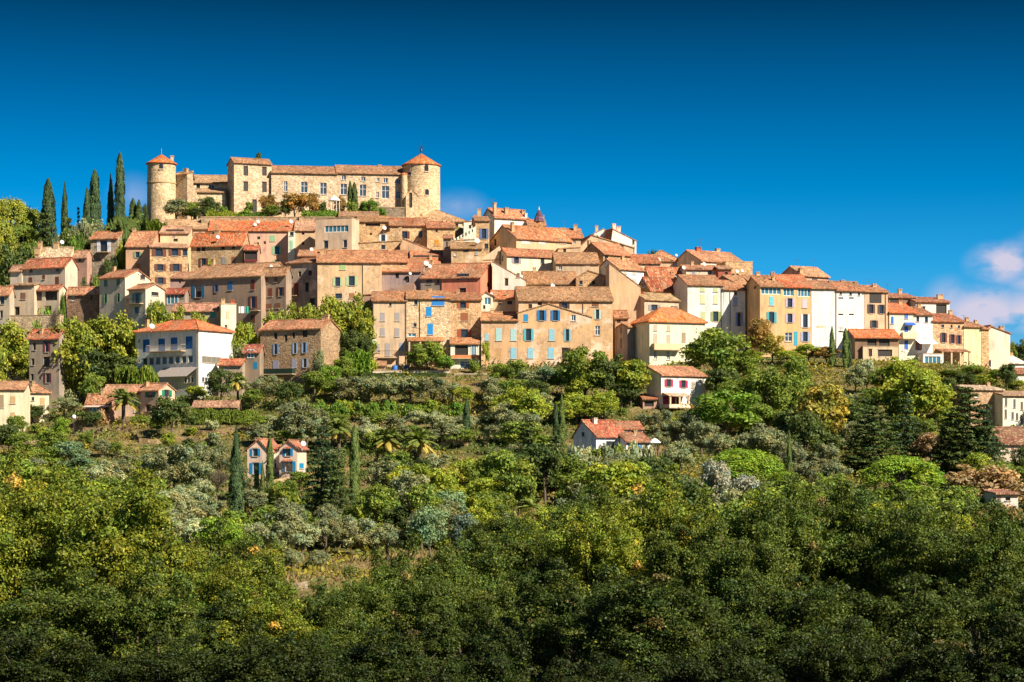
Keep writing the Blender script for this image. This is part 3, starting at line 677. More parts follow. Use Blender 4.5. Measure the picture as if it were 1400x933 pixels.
H('low house with a weathered tan roof left of the long pink house', 222, 222, 286, 2, 313, 345, D=8, roof=('e', 11, .9), wall=(PL, 'C9A67A'), rc='t', Y=463, ch=[(226, 303, 4, 8)])
H('small pale yellow house with a dormer slot below the left castle tower', 219, 219, 258, 2, 319, 350, D=7, roof=('e', 8, .8), wall=(PL, 'DEC08A'), rc='p', Y=456, win=[(238, 322, 3, 3, 'g'), (240, 328.5, 6, 4, 'k'), (239, 315, 24, 2.4, 'k')])
H('stone house with four small top windows, a creeper and a bright terracotta roof', 261, 332, 341, -14, 334, 398, D=9, roof=('e', 15, .6), wall=(ST, 'BF9C68'), rc='D86A30', Y=447, short='the creeper covered stone house',
  win=[(271.4, 340.5, 5, 7, 'k'), (278.3, 340.3, 5, 7, 'k'), (305, 338.5, 5, 6, 'k'), (319, 337.5, 5, 6, 'k'), (278, 359.4, 13, 12, 'o:' + br), (305.7, 357.5, 6, 12, 'c:9A938E'), (319.4, 357.5, 5, 12, 'c:8A5A40'), (291, 371, 6, 7, 'd')], ch=[(297, 315, 7, 8)], dish=[(298, 324, 3.2, 1)])
H('little balcony house with a dark striped awning and small red roof', 334, 334, 353, 3, 342, 372, D=6, roof=('e', 5, .6), wall=(PL, 'C99470'), rc='B85030', Y=444, win=[(343, 350, 17, 14, 'k'), (339, 362, 4, 6, 'd')], awn=[(334, 352, 355, 358, .5, '5A2020', 'paint')])
H('tall stone house with brown open shutters on three floors and a shaded left side', 194, 205, 257, 13, 338, 400, D=8, roof=('e', 7, .5), wall=(ST, 'C89E66'), rc='p', Y=446, short='the brown shuttered stone house',
  win=[(217.4, 345.7, 19, 10, 'o:' + br), (239, 345, 16, 10, 'o:' + br), (218.8, 366, 15, 9, 'o:' + br), (240.6, 366, 16, 10, 'o:' + br), (219.5, 384, 14, 9, 'o:' + br), (253, 346, 6, 8, 'd')])
H('peach house with a green shuttered window and mottled roof below the cypresses', 172, 172, 206, -3, 337, 390, D=9, roof=('e', 19, .7), wall=(PL, 'D6A070'), rc='C07850', Y=449, win=[(188, 348.6, 11, 8, 'o:7F9A70'), (189, 364, 6, 7, 'c:C07828')])
H('small stone villa with big white shutters and a balcony under the hill trees', 124, 161, 172, -14, 325.5, 372, D=8, roof=('e', 8, .6), wall=(ST, 'A8977A'), rc='C4764C', Y=455, short='the white shuttered villa',
  win=[(142, 337, 20, 15, 'o:E4E4E8')], bal=[(132, 150, 345, 337, 1.0)])
H('low pink lean-to house with a dark doorway beside the white shuttered villa', 100, 119, 124, -18, 351, 375, D=6, roof=('e', 7, .6), wall=(PL, 'B98A70'), rc='p', Y=452, win=[(109, 355, 3, 6, 'k')])
H('pale windowless house with a slanting top and three chimneys at upper left', 48, 96, 99, -10, 352, 380, D=7, roof=('e', 13, .95), wall=(PL, 'E2C8A0'), rc='E0C49A', Y=452, ov=.1, ch=[(55, 330, 5, 18), (44, 338, 8, 16, .3), (37, 348, 6, 14, .2), (77, 331, 7, 7, .9)], dish=[(85, 331, 3.5, 5)])
H('cream house with a red roof, shaded front and bright right gable at far left', 30, 89, 106, -24, 364.5, 420, D=9, roof=('e', 11, .55), wall=(PL, 'D8BE9C'), rc='C0603C', Y=436, short='the cream house with bright gable',
  win=[(42.4, 369.5, 4, 7, 'c:7A4A34'), (78.9, 368, 4.5, 7, 'c:7A5A44'), (60, 379, 3.5, 6, 'c:7A4A34'), (42, 384, 5, 9, 'c:7A4A34'), (78.3, 384, 5, 11, 'c:7A4A34')])
H('plain pale cube of a house at the far left edge behind the loggia house', 14, 30, 32, -20, 370, 400, D=8, roof=('e', 6, .6), wall=(PL, 'E0CBAA'), rc='p', Y=440)
H('cream house with a small brown shuttered window and dark arched door at far left', 14, 47, 50, -16, 390, 450, D=8, roof=('e', 1.2, .9), wall=(PL, 'CDB592'), rc='B08A68', Y=425, win=[(31.7, 404.9, 7, 9, 'c:8A6450'), (23.5, 427, 7, 14, 'k')])
H('house with a vine hung loggia and two dark openings at far left', 48, 81, 91, -22, 396, 450, D=8, roof=('e', 5, .5), wall=(PL, 'D2BB9A'), rc='B8684A', Y=424, win=[(53.5, 404, 8, 14, 'k'), (70, 404, 18, 14, 'k'), (66, 423, 9, 8, 'k')], short='the vine loggia house')
tag(H('rough cream terrace wall below the loggia house at far left', 10, 81, 81, -12, 431, 455, D=1, roof=('f', 0, 0), wall=(ST, 'C9AC80'), Y=419), cat='wall').name = 'terrace_wall'
H('grey fronted house cut by the left edge with two dark windows', -30, 13, 16, -14, 402, 445, D=8, roof=('e', 9, .6), wall=(PL, 'B9A98C'), rc='C07A54', Y=421, win=[(3, 411, 6, 10, 'd'), (2, 430, 4, 10, 'd')])
H('dark brown stone barn with a patched tile roof left of the green shuttered house', 92, 134, 136, -10, 401, 450, D=8, roof=('e', 9, .5), wall=(ST, '8C6B50'), rc='C07A58', Y=424)
H('tall pale house with four green shutters, shaded front and white gable', 136, 171, 205, -33, 379, 450, D=8, roof=('e', 9, .5), wall=(PL, 'D4C2A4'), rc='C4704A', Y=418, short='the green shuttered pale house',
  win=[(144.5, 386, 5, 12, 'c:4A7A60'), (161.7, 384.5, 5, 12, 'c:4A7A60'), (144.5, 408.5, 6, 12, 'o:6A9A70'), (162, 407.5, 6, 12, 'o:6A9A70'), (195, 379, 5, 6, 'd', 'S')], dish=[(190, 374, 1.5, 3)])
H('small annex with a balcony and tiled gable joined to the green shuttered house', 176, 199, 225, -35, 395, 445, D=6, roof=('e', 6, .5), wall=(PL, 'D6C4A4'), rc='C8805A', Y=413, win=[(187.5, 408, 15, 14, 'o:5A8A80'), (187, 425, 7, 9, 'd'), (212, 402, 8, 5, 'd', 'S')], bal=[(177, 196, 416, 409, 1.0)])
H('pinkish low house with a thin tile roof behind the long grey brown house', 233, 255, 256, -8, 380.5, 420, D=8, roof=('e', 7, .7), wall=(PL, 'B89080'), rc='C08060', Y=433, win=[(246, 386, 2.5, 3, 'k')])
H('low annex with teal glazing and a red edged roof', 226, 253, 256, -12, 401, 440, D=7, roof=('e', 5, .6), wall=(PL, 'A58E7C'), rc='B44A38', Y=422, win=[(236, 409, 16, 15, 's'), (250, 404, 3, 7, 'd')])
H('long grey brown house with blue and brown shutters under a wavy tan roof', 253, 357, 358, -26, 377, 470, D=11, roof=('e', 17, .6), wall=(PL, 'A78A6E'), rc='B88058', Y=420, short='the long grey brown house',
  win=[(271, 398.9, 18, 16, 'o:1F6A90'), (295.4, 394.5, 7, 10, 'o:1F4A80'), (315, 391, 6, 12, 'c:2A6AA0'), (345.7, 389.4, 5, 14, 'c:7A2A20'), (346, 413.4, 12, 16, 'o:7A3A2C'), (345.7, 437, 6, 12, 'c:5A2A20'), (272, 415, 10, 4, 'd')], dish=[(371, 364, 2.5, 3)], bal=[(344, 356, 425, 422, .8)])
H('grey brown house end with small brown shutters joined to the long house', 358, 391, 394, -26, 375, 470, D=11, roof=('e', 15, .6), wall=(PL, 'A68B70'), rc='B88058', Y=419.5,
  win=[(364.4, 383.6, 4, 7, 'c:7A4A38'), (376.9, 382.4, 4, 7, 'c:7A4A38'), (369.5, 399.9, 5.5, 11, 'c:7A4030'), (383.7, 399, 11, 12, 'o:6A3A30'), (368, 419, 8, 7, 'c:8A5A40'), (380, 418, 8, 7, 'c:8A5A40')], pipes=[359.5])
H('tan corner house with a red door on a balcony and a shaded grey front', 392, 433, 434, -20, 359, 440, D=9, roof=('e', 5, .7), wall=(WN, 'A8957E'), rc='B07050', Y=425, short='the grey corner house',
  win=[(409.8, 374.9, 4, 7, 'k'), (424, 373.5, 5, 7, 'k'), (405, 395.4, 6, 17, 'c:7A2A20'), (419.7, 392.9, 5, 13, 'd'), (427.4, 412.6, 8, 9, 'd')], bal=[(393, 408, 404.5, 397, 1.0)])
H('warm tan house with pale green shutters and a wide mottled orange roof', 434, 434, 522, 5, 358.5, 430, D=12, roof=('e', 15, .55), wall=(WN, 'D8AE72'), rc='C27A4C', Y=422, short='the warm tan house',
  win=[(468.6, 365.6, 8, 7, 'c:9CB878'), (461.7, 385.5, 13, 12, 'o:A9C090'), (481, 384.3, 16, 13, 'o:A9C090'), (463, 405, 9, 7, 'd'), (481, 404.5, 7, 7, 'c:9A6A40')], ch=[(440, 341, 5, 14, .4), (450, 342, 5, 12, .5)], dish=[(426, 341, 3, 4)], pipes=[496])
H('stone end house with one green shutter right of the warm tan house', 522, 522, 557, 6, 358, 430, D=10, roof=('e', 14, .55), wall=(ST, 'C29B68'), rc='B87048', Y=425, win=[(519.5, 387, 5, 12, 'c:8FB060'), (549, 361, 4, 3, 'k')])
H('small roof house with a dark clerestory slot above the warm tan house', 470, 470, 497, 3, 349.5, 372, D=5, roof=('e', 5, .7), wall=(PL, '8A6A50'), rc='C47A50', Y=430.5, win=[(483, 347, 24, 4, 'k')])
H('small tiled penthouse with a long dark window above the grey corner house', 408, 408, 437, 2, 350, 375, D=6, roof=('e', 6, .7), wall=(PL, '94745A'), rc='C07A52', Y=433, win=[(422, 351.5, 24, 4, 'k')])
H('pale flat roofed house with a strip of four teal windows under the castle', 431, 481, 491, -14, 298, 352, D=8, roof=('f', 0, 0), wall=(PL, 'D8B48C'), Y=452, short='the flat roofed house with teal strip window',
  win=[(460, 313.2, 33, 9, 's'), (445.8, 334.5, 6, 10, 'd'), (472, 333.5, 5, 10, 'd')])
H('ochre stone house with a dark slot under its eaves, castle behind', 488, 489, 532, 3, 303, 345, D=8, roof=('e', 6, .7), wall=(ST, 'C79C5E'), rc='B07848', Y=458, win=[(509.7, 307.5, 20, 4, 'k'), (507, 320, 3, 3, 'k')])
H('long low garden building with a white edged roof against the castle wall', 464, 464, 517, 2, 296, 306, D=4, roof=('e', 5, .8), wall=(PL, 'E6D6BC'), rc='B08060', Y=465, ch=[(474, 288, 3, 8), (486, 290, 3, 6)])
H('stone house with a slanting roof edge and a white shuttered window', 491, 491, 549, 2, 333, 372, D=7, ye2=313, roof=('g', 3, 1), wall=(ST, 'CFA468'), rc='B07848', Y=446, ov=.2, win=[(524, 325.5, 11, 9, 'o:EDE6DA'), (524, 338, 5, 6, 'd')], dish=[(525.7, 311.5, 3.6, .2)])
H('yellow stone house with one brown shuttered window and one small blue shutter', 533, 533, 584, 4, 308.5, 345, D=9, roof=('e', 9, .6), wall=(ST, 'D9B173'), rc='B06038', Y=455, win=[(553, 321.4, 14, 10, 'o:' + br), (574.9, 320.6, 5, 9, 'c:2A5A70')], pipes=[583], short='the yellow stone house')
H('stone house with an ochre shutter beside the yellow stone house', 584, 584, 622, 5, 311.5, 345, D=8, roof=('e', 7, .6), wall=(ST, 'D3A868'), rc='B06844', Y=453, win=[(597, 331.7, 6, 8, 'c:D08A20'), (597, 316, 3, 3, 'k')], ch=[(607.5, 298, 4, 7), (613, 300, 3, 5)])
H('low blank gable house in tan stucco in front of the yellow stone house', 547, 547, 592, 2, 337, 365, D=8, roof=('g', 10, .08), wall=(PL, 'CC9E6C'), rc='B07050', Y=441, ov=.15, ye2=343)
H('house with two stacked orange roofs and a dark window band between', 562, 562, 606, 4, 353, 380, D=6, roof=('e', 9, .7), wall=(PL, '9A6A48'), rc='C46A3A', Y=437, win=[(583, 351.5, 36, 4.5, 'k')])
H('lower orange roof house tucked under the two stacked roofs', 556, 556, 602, 5, 362, 392, D=6, roof=('e', 6, .8), wall=(PL, 'B08468'), rc='C86A3A', Y=431)
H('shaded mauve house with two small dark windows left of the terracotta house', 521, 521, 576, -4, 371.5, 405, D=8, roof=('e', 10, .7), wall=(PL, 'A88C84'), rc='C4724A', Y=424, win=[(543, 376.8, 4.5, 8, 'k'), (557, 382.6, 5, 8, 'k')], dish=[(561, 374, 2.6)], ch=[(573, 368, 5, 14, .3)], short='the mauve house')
H('long slanting orange roof over a low house above the stone row', 497, 497, 566, 0, 404, 420, D=9, ye2=389, roof=('g', 2, 1), wall=(PL, 'A98064'), rc='C8703E', Y=411, ov=.3)
H('terracotta red house with a grey end, small windows and an orange roof', 604, 657, 675, -15, 379, 425, D=9, roof=('e', 18, .7), wall=(PL, 'E07A4A'), rc='C07048', Y=416, short='the terracotta house',
  win=[(633, 378.5, 17, 8, 'o:3A3038'), (632.6, 398, 9, 8, 'k'), (668, 390, 4, 6, 'k', 'S')])
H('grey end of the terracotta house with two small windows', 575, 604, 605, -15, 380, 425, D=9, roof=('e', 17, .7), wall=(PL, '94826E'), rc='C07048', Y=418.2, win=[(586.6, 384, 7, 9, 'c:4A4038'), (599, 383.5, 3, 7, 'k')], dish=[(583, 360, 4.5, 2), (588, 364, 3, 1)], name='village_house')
H('slim grey tower house rising above the terracotta house roof', 606, 606, 617, 0, 326, 375, D=7, roof=('e', 3, .6), wall=(PL, 'A48C72'), rc='B07050', Y=438, win=[(611, 335, 2, 9, 'k')])
H('white lit wall house with a row of triangular vents and rising roof', 616, 616, 651, 3, 330, 362, D=5, ye2=311, roof=('g', 2, 1), wall=(PL, 'EFDDBA'), rc='B88A60', Y=441, ov=.15, win=[(620 + 4.3 * i, 329.5 - 2.3 * i, 1.6, 4, 'k') for i in range(7)])
H('low tan house with a brown roof and a big white dish in the village middle', 617, 617, 659, 3, 340, 372, D=6, roof=('e', 7, .7), wall=(WN, 'C9A164'), rc='A87848', Y=433, win=[(637, 342.5, 7, 5, 'k')], dish=[(652.5, 329, 4.6, 1)])
H('stone tower house with a tall blue shuttered window near the hilltop', 650, 650, 669, 6, 302, 340, D=7, roof=('e', 4, .7), wall=(ST, 'CDA468'), rc='B07850', Y=450, win=[(661.7, 320, 12, 14, 'o:5A6A98'), (665, 337, 5, 7, 'd')], ch=[(651, 298, 4, 10)])
H('big house with a shaded grey gable and a long orange roof near the hilltop', 669, 706, 782, 31, 326, 365, D=10, roof=('e', 17, .5), wall=(PL, 'D2AC7C'), rc='C4703E', Y=446, short='the big shaded gable house',
  win=[(719, 329.8, 11, 7, 'b:F5EBDD'), (741, 330.6, 9, 6, 'b:F5EBDD'), (768, 330.5, 12, 5, 'c:3A9A90'), (677, 332, 3, 9, 'k', 'S')], ch=[(700.5, 304, 4, 16, .25)])
H('white house behind with a low gable and chimney at the hilltop', 634, 634, 672, 2, 304, 330, D=7, ye2=297, roof=('g', 3, 1), wall=(PL, 'EADCC4'), rc='B07050', Y=462, ov=.2, ch=[(655, 285.5, 5, 14), (650, 294, 4, 8)])
H('highest village house with an orange roof, white walls and four chimneys', 659, 676, 722, 28, 297, 330, D=9, roof=('e', 11, .5), wall=(PL, 'EFE0C8'), rc='C4704A', Y=459, short='the highest white house', ch=[(674, 277, 4, 12, .1), (692, 284, 5, 12, .2), (702.5, 288, 3, 8), (716.5, 287.5, 5, 9, .3, 'B89880'), (722, 292, 3, 10, .1, 'F0E8DC')], win=[(696, 302.5, 8, 6, 'b:FAF4EA'), (716, 301.5, 8, 8, 'b:FAF4EA')])
H('low house with an orange roof behind the big shaded gable house', 722, 722, 746, 3, 309, 340, D=7, roof=('e', 7, .6), wall=(PL, 'D8BC94'), rc='C4784A', Y=458)
H('orange roofed house with two little chimneys on the right of the hilltop', 742, 742, 797, 6, 325, 350, D=8, roof=('e', 11, .6), wall=(PL, 'CFAE82'), rc='C06A40', Y=457, ch=[(769, 311.5, 8, 7, .4), (786.5, 307, 5, 9, .5)])
H('cream house with grey shutters below the big shaded gable house', 681, 693, 762, 24, 349, 395, D=8, roof=('e', 8, .5), wall=(PL, 'EAD4AE'), rc='BC6A42', Y=436, short='the cream house with grey shutters',
  win=[(706, 355.8, 13, 9, 'o:9A8C8C'), (741.8, 355.9, 5, 9, 'd'), (687, 354, 2, 7, 'k', 'S')])
H('pale gable wall house with one small window left of the cream house', 654, 654, 683, -2, 357, 385, D=9, ye2=338, roof=('g', 1.5, 1), wall=(PL, 'D8BC92'), rc='B98A60', Y=438.5, ov=.15)
H('small tan house with a white window in the tight lanes of the centre', 633, 633, 656, 2, 351, 385, D=6, roof=('e', 3, .6), wall=(PL, 'C8A070'), rc='B07850', Y=434, win=[(643, 356, 6, 7, 'g')])
H('pinkish white house with a sloping roofline and flower box window', 673, 673, 719, 0, 371, 425, D=9, ye2=384, roof=('g', 13, 0), wall=(PL, 'E8D2BC'), rc='B88A68', Y=420, ov=.15, win=[(692.6, 386, 4.5, 10, 'k')], dish=[(712, 378, 3.6, .3)], short='the pinkish white house')
H('ochre stone house with a layered brown roof in the village centre', 716, 716, 789, 3, 388, 425, D=9, roof=('e', 15, .6), wall=(ST, 'C89C60'), rc='B0764A', Y=424, win=[(770, 394, 12, 7, 'b:D8C0A0'), (786, 388, 3, 6, 'k')], dish=[(756, 391, 4, -.4)])
H('house with orange patched roof cluttered with chimneys behind the peeling houses', 673, 673, 712, 2, 409, 440, D=8, roof=('e', 10, .7), wall=(PL, 'C8A884'), rc='C66A3A', Y=413, ch=[(677, 399, 5, 8, .3), (694, 400, 3, 9, .2), (685, 397, 3, 8, .6)], dish=[(703, 413, 3.5), (672, 402, 2.6)], win=[(697, 414, 7, 5, 'k')])
H('white gable house with a dark blue glazed bay left of the cluttered roofs', 658, 658, 674, 2, 405, 440, D=8, roof=('g', 5, .4), wall=(PL, 'E8D8BC'), rc='B86A44', Y=410, win=[(666.5, 412, 9, 10, 's'), (662, 420, 3, 5, 'k')])
H('long tan house with a broad speckled brown roof behind the blue shuttered gable', 709, 709, 838, 4, 411, 480, D=13, roof=('e', 17, .55), wall=(WN, 'D2A468'), rc='AE7C52', Y=403.4, short='the broad speckled roof house',
  win=[(771.8, 417.5, 14, 9, 'o:5A3020'), (814, 415.5, 9, 8, 'c:7A4A28'), (816.9, 430, 9, 13, 'o:B8D0C0'), (816.9, 452, 7, 13, 'g'), (738, 415, 6, 5, 'k'), (725, 419, 5, 6, 'k')], pipes=[797])
H('ochre gabled house with blue shutters at the top and peeling plaster below', 708, 708, 808, 2, 428.5, 510, D=7, roof=('g', 12.5, .42), wall=(WN, 'D9A868'), rc='A8784E', Y=402.2, short='the blue shuttered ochre gable', ov=.25, ye2=434,
  win=[(719, 434.8, 6, 10, 'c:1F8AC0'), (740.6, 431.6, 13, 14, 'o:1F7AB8'), (759.4, 431.6, 13, 14, 'o:1F7AB8'), (784, 435, 6, 8, 'g'), (722.6, 458, 14, 16, 'o:5AB0B8'), (754.3, 458, 8, 16, 'c:' + lb), (775.7, 458.5, 9, 16, 'o:7AB8C4'),
       (725, 482.9, 8, 14, 'c:' + lb), (753.4, 482.9, 8, 15, 'c:8ABFD0'), (774, 483, 12, 14, 'k')], bal=[(763, 783, 496, 489, 1.2)])
H('low peeling ochre house with pale blue shutters left of the ochre gable', 658, 658, 708, 2, 438.5, 512, D=7, roof=('e', 10, .7), wall=(WN, 'D8A468'), rc='BC7A4A', Y=402, short='the peeling pale blue shuttered house',
  win=[(665.5, 461, 5, 9, 'c:' + lb), (682, 457.5, 8, 17, 'c:A8CCC8'), (702, 458, 8, 16, 'c:A8CCC8'), (681.4, 483.7, 8, 15, 'b:C8A070'), (702, 483, 8, 15, 'c:8ABFD0')])
H('tall blank tan gable wall house right of the speckled roof', 833, 833, 876, 2, 377, 470, D=9, ye2=393, roof=('g', 16, 0), wall=(PL, 'D8AE78'), rc='A88058', Y=413, ov=.12, short='the tall blank tan wall')
H('tan stone house with a small arched window above the speckled roof', 788, 788, 834, 3, 380, 410, D=8, ye2=380, roof=('g', 9, .35), wall=(ST, 'C99C62'), rc='A87850', Y=422, ov=.2, win=[(811.5, 386.5, 4.5, 5, 'k')])
H('tiny low house with a brown roof at the foot of the tall blank wall', 841, 841, 859, 3, 435, 470, D=5, roof=('e', 9, .7), wall=(PL, 'BE8E60'), rc='A86A44', Y=408, win=[(846, 438, 5, 7, 'k'), (855, 437, 4, 3, 'k')])
H('grey gabled house with grey shutters between the tall wall and the hip roof', 857, 881, 928, 29, 409.5, 460, D=8, roof=('e', 8, .5), wall=(PL, 'C8AE8A'), rc='A88A5E', Y=412, short='the grey gabled house',
  win=[(894.5, 421, 17, 8, 'o:8A8480'), (921.7, 422, 10, 6, 'g'), (915, 412, 3, 4, 'k'), (868, 434, 5, 10, 'd', 'S')], ch=[(877, 399, 5, 6, .4, '9A5A3A')])
H('house with a long brown roof behind the olive gable house', 760, 760, 819, 4, 360, 395, D=9, roof=('e', 13, .6), wall=(PL, 'C8A87C'), rc='B07A50', Y=432, win=[(803, 363, 7, 4, 'b:F0E4D0'), (766, 367, 5, 5, 'g')])
H('lit tan gable house below the hilltop orange roofs', 763, 763, 794, 4, 341, 365, D=7, ye2=332, roof=('g', 2, 1), wall=(PL, 'D6B078'), rc='B47850', Y=442, ov=.15, win=[(772, 343, 4, 5, 'k')])
H('stone sided house with a bright patched orange roof on the upper right', 793, 825, 862, 34, 347, 385, D=8, roof=('e', 14, .5), wall=(ST, 'B8925E'), rc='C8744A', Y=437, win=[(829, 352, 5, 6, 'd')], short='the patched orange roof house', ch=[(806, 329, 5, 12, .7)])
H('broad tan gable house with a long thin roof edge on the upper right', 793, 793, 866, 10, 338, 365, D=9, ye2=338, roof=('g', 16, .22), wall=(PL, 'D2AC7C'), rc='B07A54', Y=446, ov=.3, win=[(850, 336, 5, 5, 'k')])
H('tall pinkish white house with two big chimneys on the upper right skyline', 836, 836, 870, 18, 326, 362, D=7, ye2=329, roof=('g', 12, .05), wall=(PL, 'F0D8C4'), rc='B06A4C', Y=452, ov=.2, short='the tall pinkish white house', ch=[(839, 306, 4.5, 16, .3, 'F0D8C4'), (845, 309.5, 6, 12, .5, 'E8C8B0')], win=[(866, 331, 3, 6, 'd'), (866, 342, 3, 8, 'd')])
H('small white house with a rounded gable and chimney left of the tall one', 812, 812, 838, 6, 320, 345, D=6, roof=('g', 6, .5), wall=(PL, 'EFDFCC'), rc='C09A80', Y=456, ov=.1, ch=[(815.5, 308.5, 4, 12, .4)])
H('white house with two small shuttered windows and an orange roof, dark side', 815, 845, 880, 36, 367.5, 410, D=8, roof=('e', 12, .5), wall=(PL, 'F0E4D4'), rc='C88052', Y=430, short='the white house with dark side', win=[(855, 371, 4, 7, 'c:B8B0A0'), (867, 372, 4, 7, 'c:B8B0A0'), (867, 384, 5, 5, 'c:B8B0A0')])
H('low house with an orange roof and two tiny windows right of the white house', 857, 857, 903, 9, 359.5, 385, D=8, roof=('e', 10, .6), wall=(PL, 'D8B88C'), rc='C0683E', Y=440, win=[(889, 361.5, 4, 4, 'k'), (880, 361, 3, 4, 'k')])
H('flat tan roofed house in the dip of the skyline', 887, 887, 930, 6, 357, 380, D=9, roof=('h', 12, .5), wall=(PL, 'CFAA7C'), rc='C07A50', Y=449, dish=[(901, 355, 3.5), (925, 349, 2.2)])
H('stone sided house with a red brown roof below the skyline dip', 880, 887, 932, 20, 377, 400, D=8, roof=('e', 12, .6), wall=(ST, 'B8905E'), rc='B8603A', Y=434, dish=[(925, 377, 3)], ch=[(919, 372, 5, 8, .2)])
H('olive yellow gable house with a dark red roof', 870, 888, 925, 34, 396, 430, D=7, roof=('e', 18, .5), wall=(PL, 'B8984A'), rc='9E4A2C', Y=424, short='the olive yellow gable house', win=[(880, 388, 5, 10, 'g', 'S'), (899, 397, 3, 6, 'k')])
H('top right skyline house with a sunlit roof and chimneys', 920, 958, 1018, 33, 356.5, 390, D=10, roof=('e', 13, .5), wall=(PL, 'DCBC90'), rc='C07A54', Y=443, short='the skyline house', ch=[(954.5, 338, 8, 9, .5, 'B06040'), (981, 340, 6, 8, .7)], win=[(975, 362, 7, 4, 'b:F4E8D4')])
H('square stone wall house standing out on the right skyline', 992, 992, 1029, 8, 358, 395, D=8, roof=('f', 0, 0), wall=(ST, 'CDA468'), Y=438, dish=[(1008, 371, 3), (1015, 370, 2.6)])
H('low white and tan house under the skyline house', 938, 938, 984, 6, 368.5, 395, D=7, roof=('e', 4, .7), wall=(PL, 'E2CCA8'), rc='C07A58', Y=433, dish=[(935, 366, 3.2), (963, 361, 3.2)], win=[(970, 372, 5, 7, 'd')])
H('small brick red house with a dark door under the skyline wall', 982, 982, 1000, 3, 368, 395, D=6, roof=('e', 2.5, .7), wall=(PL, 'B85A38'), rc='C08A68', Y=430, win=[(993, 376, 4, 8, 'k')])
# right hand row of tall facades
H('tall cream house with pale green shutters and a dark left gable', 917, 940, 989, 12, 389.5, 470, D=10, roof=('e', 12, .5), wall=(PL, 'F2E2CC'), rc='AE6E48', Y=418, short='the tall cream house',
  win=[(960.5, 395.5, 6, 6, 'c:B4C088'), (978, 396, 6, 6, 'c:B4C088'), (960.5, 409, 6, 12, 'c:CCCB9A'), (978, 409.4, 6, 12, 'c:CCCB9A'), (961, 432.4, 6, 12, 'c:B4C088'), (978.5, 433, 14, 13, 'o:8A9A50')], pipes=[986])
H('narrow white house with blue shutters and a patched roof', 989, 989, 1019, 12, 396, 475, D=9, roof=('e', 11, .6), wall=(PL, 'F6EAD0'), rc='B07048', Y=419.4, short='the narrow white house',
  win=[(1005.4, 400.6, 4, 6, 'c:5A3020'), (1005.4, 412.5, 6, 12, 'c:A8B8DC'), (1010.6, 437, 10, 18, 'o:7A9AD8')], pipes=[998])
H('orange house with a glazed loggia, pale blue shutters and a dark olive side', 1017, 1039, 1070, 12, 391.5, 480, D=9, roof=('e', 12, .5), wall=(PL, 'E0AE68'), rc='AC7048', Y=413, short='the orange loggia house',
  win=[(1054, 397.7, 28, 10, 's'), (1054.9, 411.7, 6.5, 12, 'c:6AC0D0'), (1054.9, 434.5, 14, 15, 'o:3AA0A8'), (1033, 393, 3, 4, 'd', 'S')], ch=[(1057, 377, 3, 8, .3)])
H('orange house with lavender shutters and a glazed top floor', 1070, 1070, 1110, 12, 392.3, 480, D=9, roof=('e', 15, .6), wall=(PL, 'E2AC62'), rc='D86838', Y=414, short='the lavender shuttered orange house',
  win=[(1078, 399, 15, 12, 's'), (1099.5, 400, 18, 12, 's'), (1080, 414.3, 13, 12, 'o:' + lv), (1100, 415, 6.5, 12, 'c:D0B8C0'), (1080, 435.3, 13, 12, 'o:' + lv), (1101, 439, 13, 18, 'o:D8D0D8'), (1088, 463, 5, 19, 'c:2AA0C0'), (1101, 460.6, 13, 13, 'o:9AA8C8'), (1078, 461, 10, 12, 'g')], ch=[(1057.5, 377, 3, 9, .6)])
H('blank white house with a faint closed window in the right hand row', 1110, 1110, 1144, 10, 394.5, 482, D=9, roof=('e', 9, .6), wall=(PL, 'FBF3E4'), rc='B06E4C', Y=415.2, short='the blank white house', win=[(1122, 447, 14, 3, 'b:D8C8A8')], pipes=[1143])
H('pinkish white house with six shallow white blinds in the right hand row', 1144, 1144, 1183, 11, 397.5, 480, D=9, roof=('e', 11, .6), wall=(PL, 'F6E4D2'), rc='B46A48', Y=416.1, short='the pinkish white blind house',
  win=[(1149.6, 400.8, 3, 4, 'd'), (1163, 401.5, 3.5, 4.5, 'd'), (1174.5, 402, 3, 4, 'd')] + [(x, y, 7, 14, 'b:FFFAF0') for x in (1149.6, 1164) for y in (416, 438.5, 462)] + [(x, y, 7, 2, 'k') for x in (1149.6, 1164) for y in (407.8, 430.2, 453.8)], ch=[(1135, 384, 4, 7, .5), (1171, 385.5, 4, 7, .5), (1152, 383, 5, 5, .6)])  # thin dark strips above the blinds are shelf shadows put in as panels
H('tan tower house with a dark open loggia and brown shutters', 1182, 1182, 1214, 12, 399, 482, D=9, roof=('e', 7, .6), wall=(PL, 'DDB080'), rc='B87854', Y=417.1, short='the tan loggia tower',
  win=[(1197, 407, 17, 15, 'k'), (1191, 422.6, 11, 12, 'o:5A4030'), (1205.2, 423.2, 11, 12, 'o:5A4030'), (1195, 443.5, 11, 10, 'o:5A4030')], ch=[(1195, 388, 5, 6, .5)], pipes=[1210.5])
H('upper house with a pale roof and brown slatted window behind the orange houses', 1065, 1096, 1133, 34, 376.5, 410, D=8, roof=('e', 11, .5), wall=(PL, 'D09E74'), rc='C88E64', Y=427, short='the upper pale roof house', win=[(1113.7, 382.5, 8, 9, 'c:5A4A40')], ch=[(1094, 367, 5, 14, .1), (1124, 366, 14, 7, .8)])
H('low skyline roof with chimneys between the stone wall and the orange houses', 1024, 1024, 1068, 10, 386, 400, D=8, roof=('e', 8, .6), wall=(PL, 'B89070'), rc='B87850', Y=426, ch=[(1036, 372, 5, 6), (1061, 372, 5, 6)])
H('house with a dark gable just left of the orange loggia house', 997, 1005, 1030, 30, 388, 410, D=8, roof=('e', 10, .5), wall=(PL, '8A7058'), rc='B87A50', Y=424)
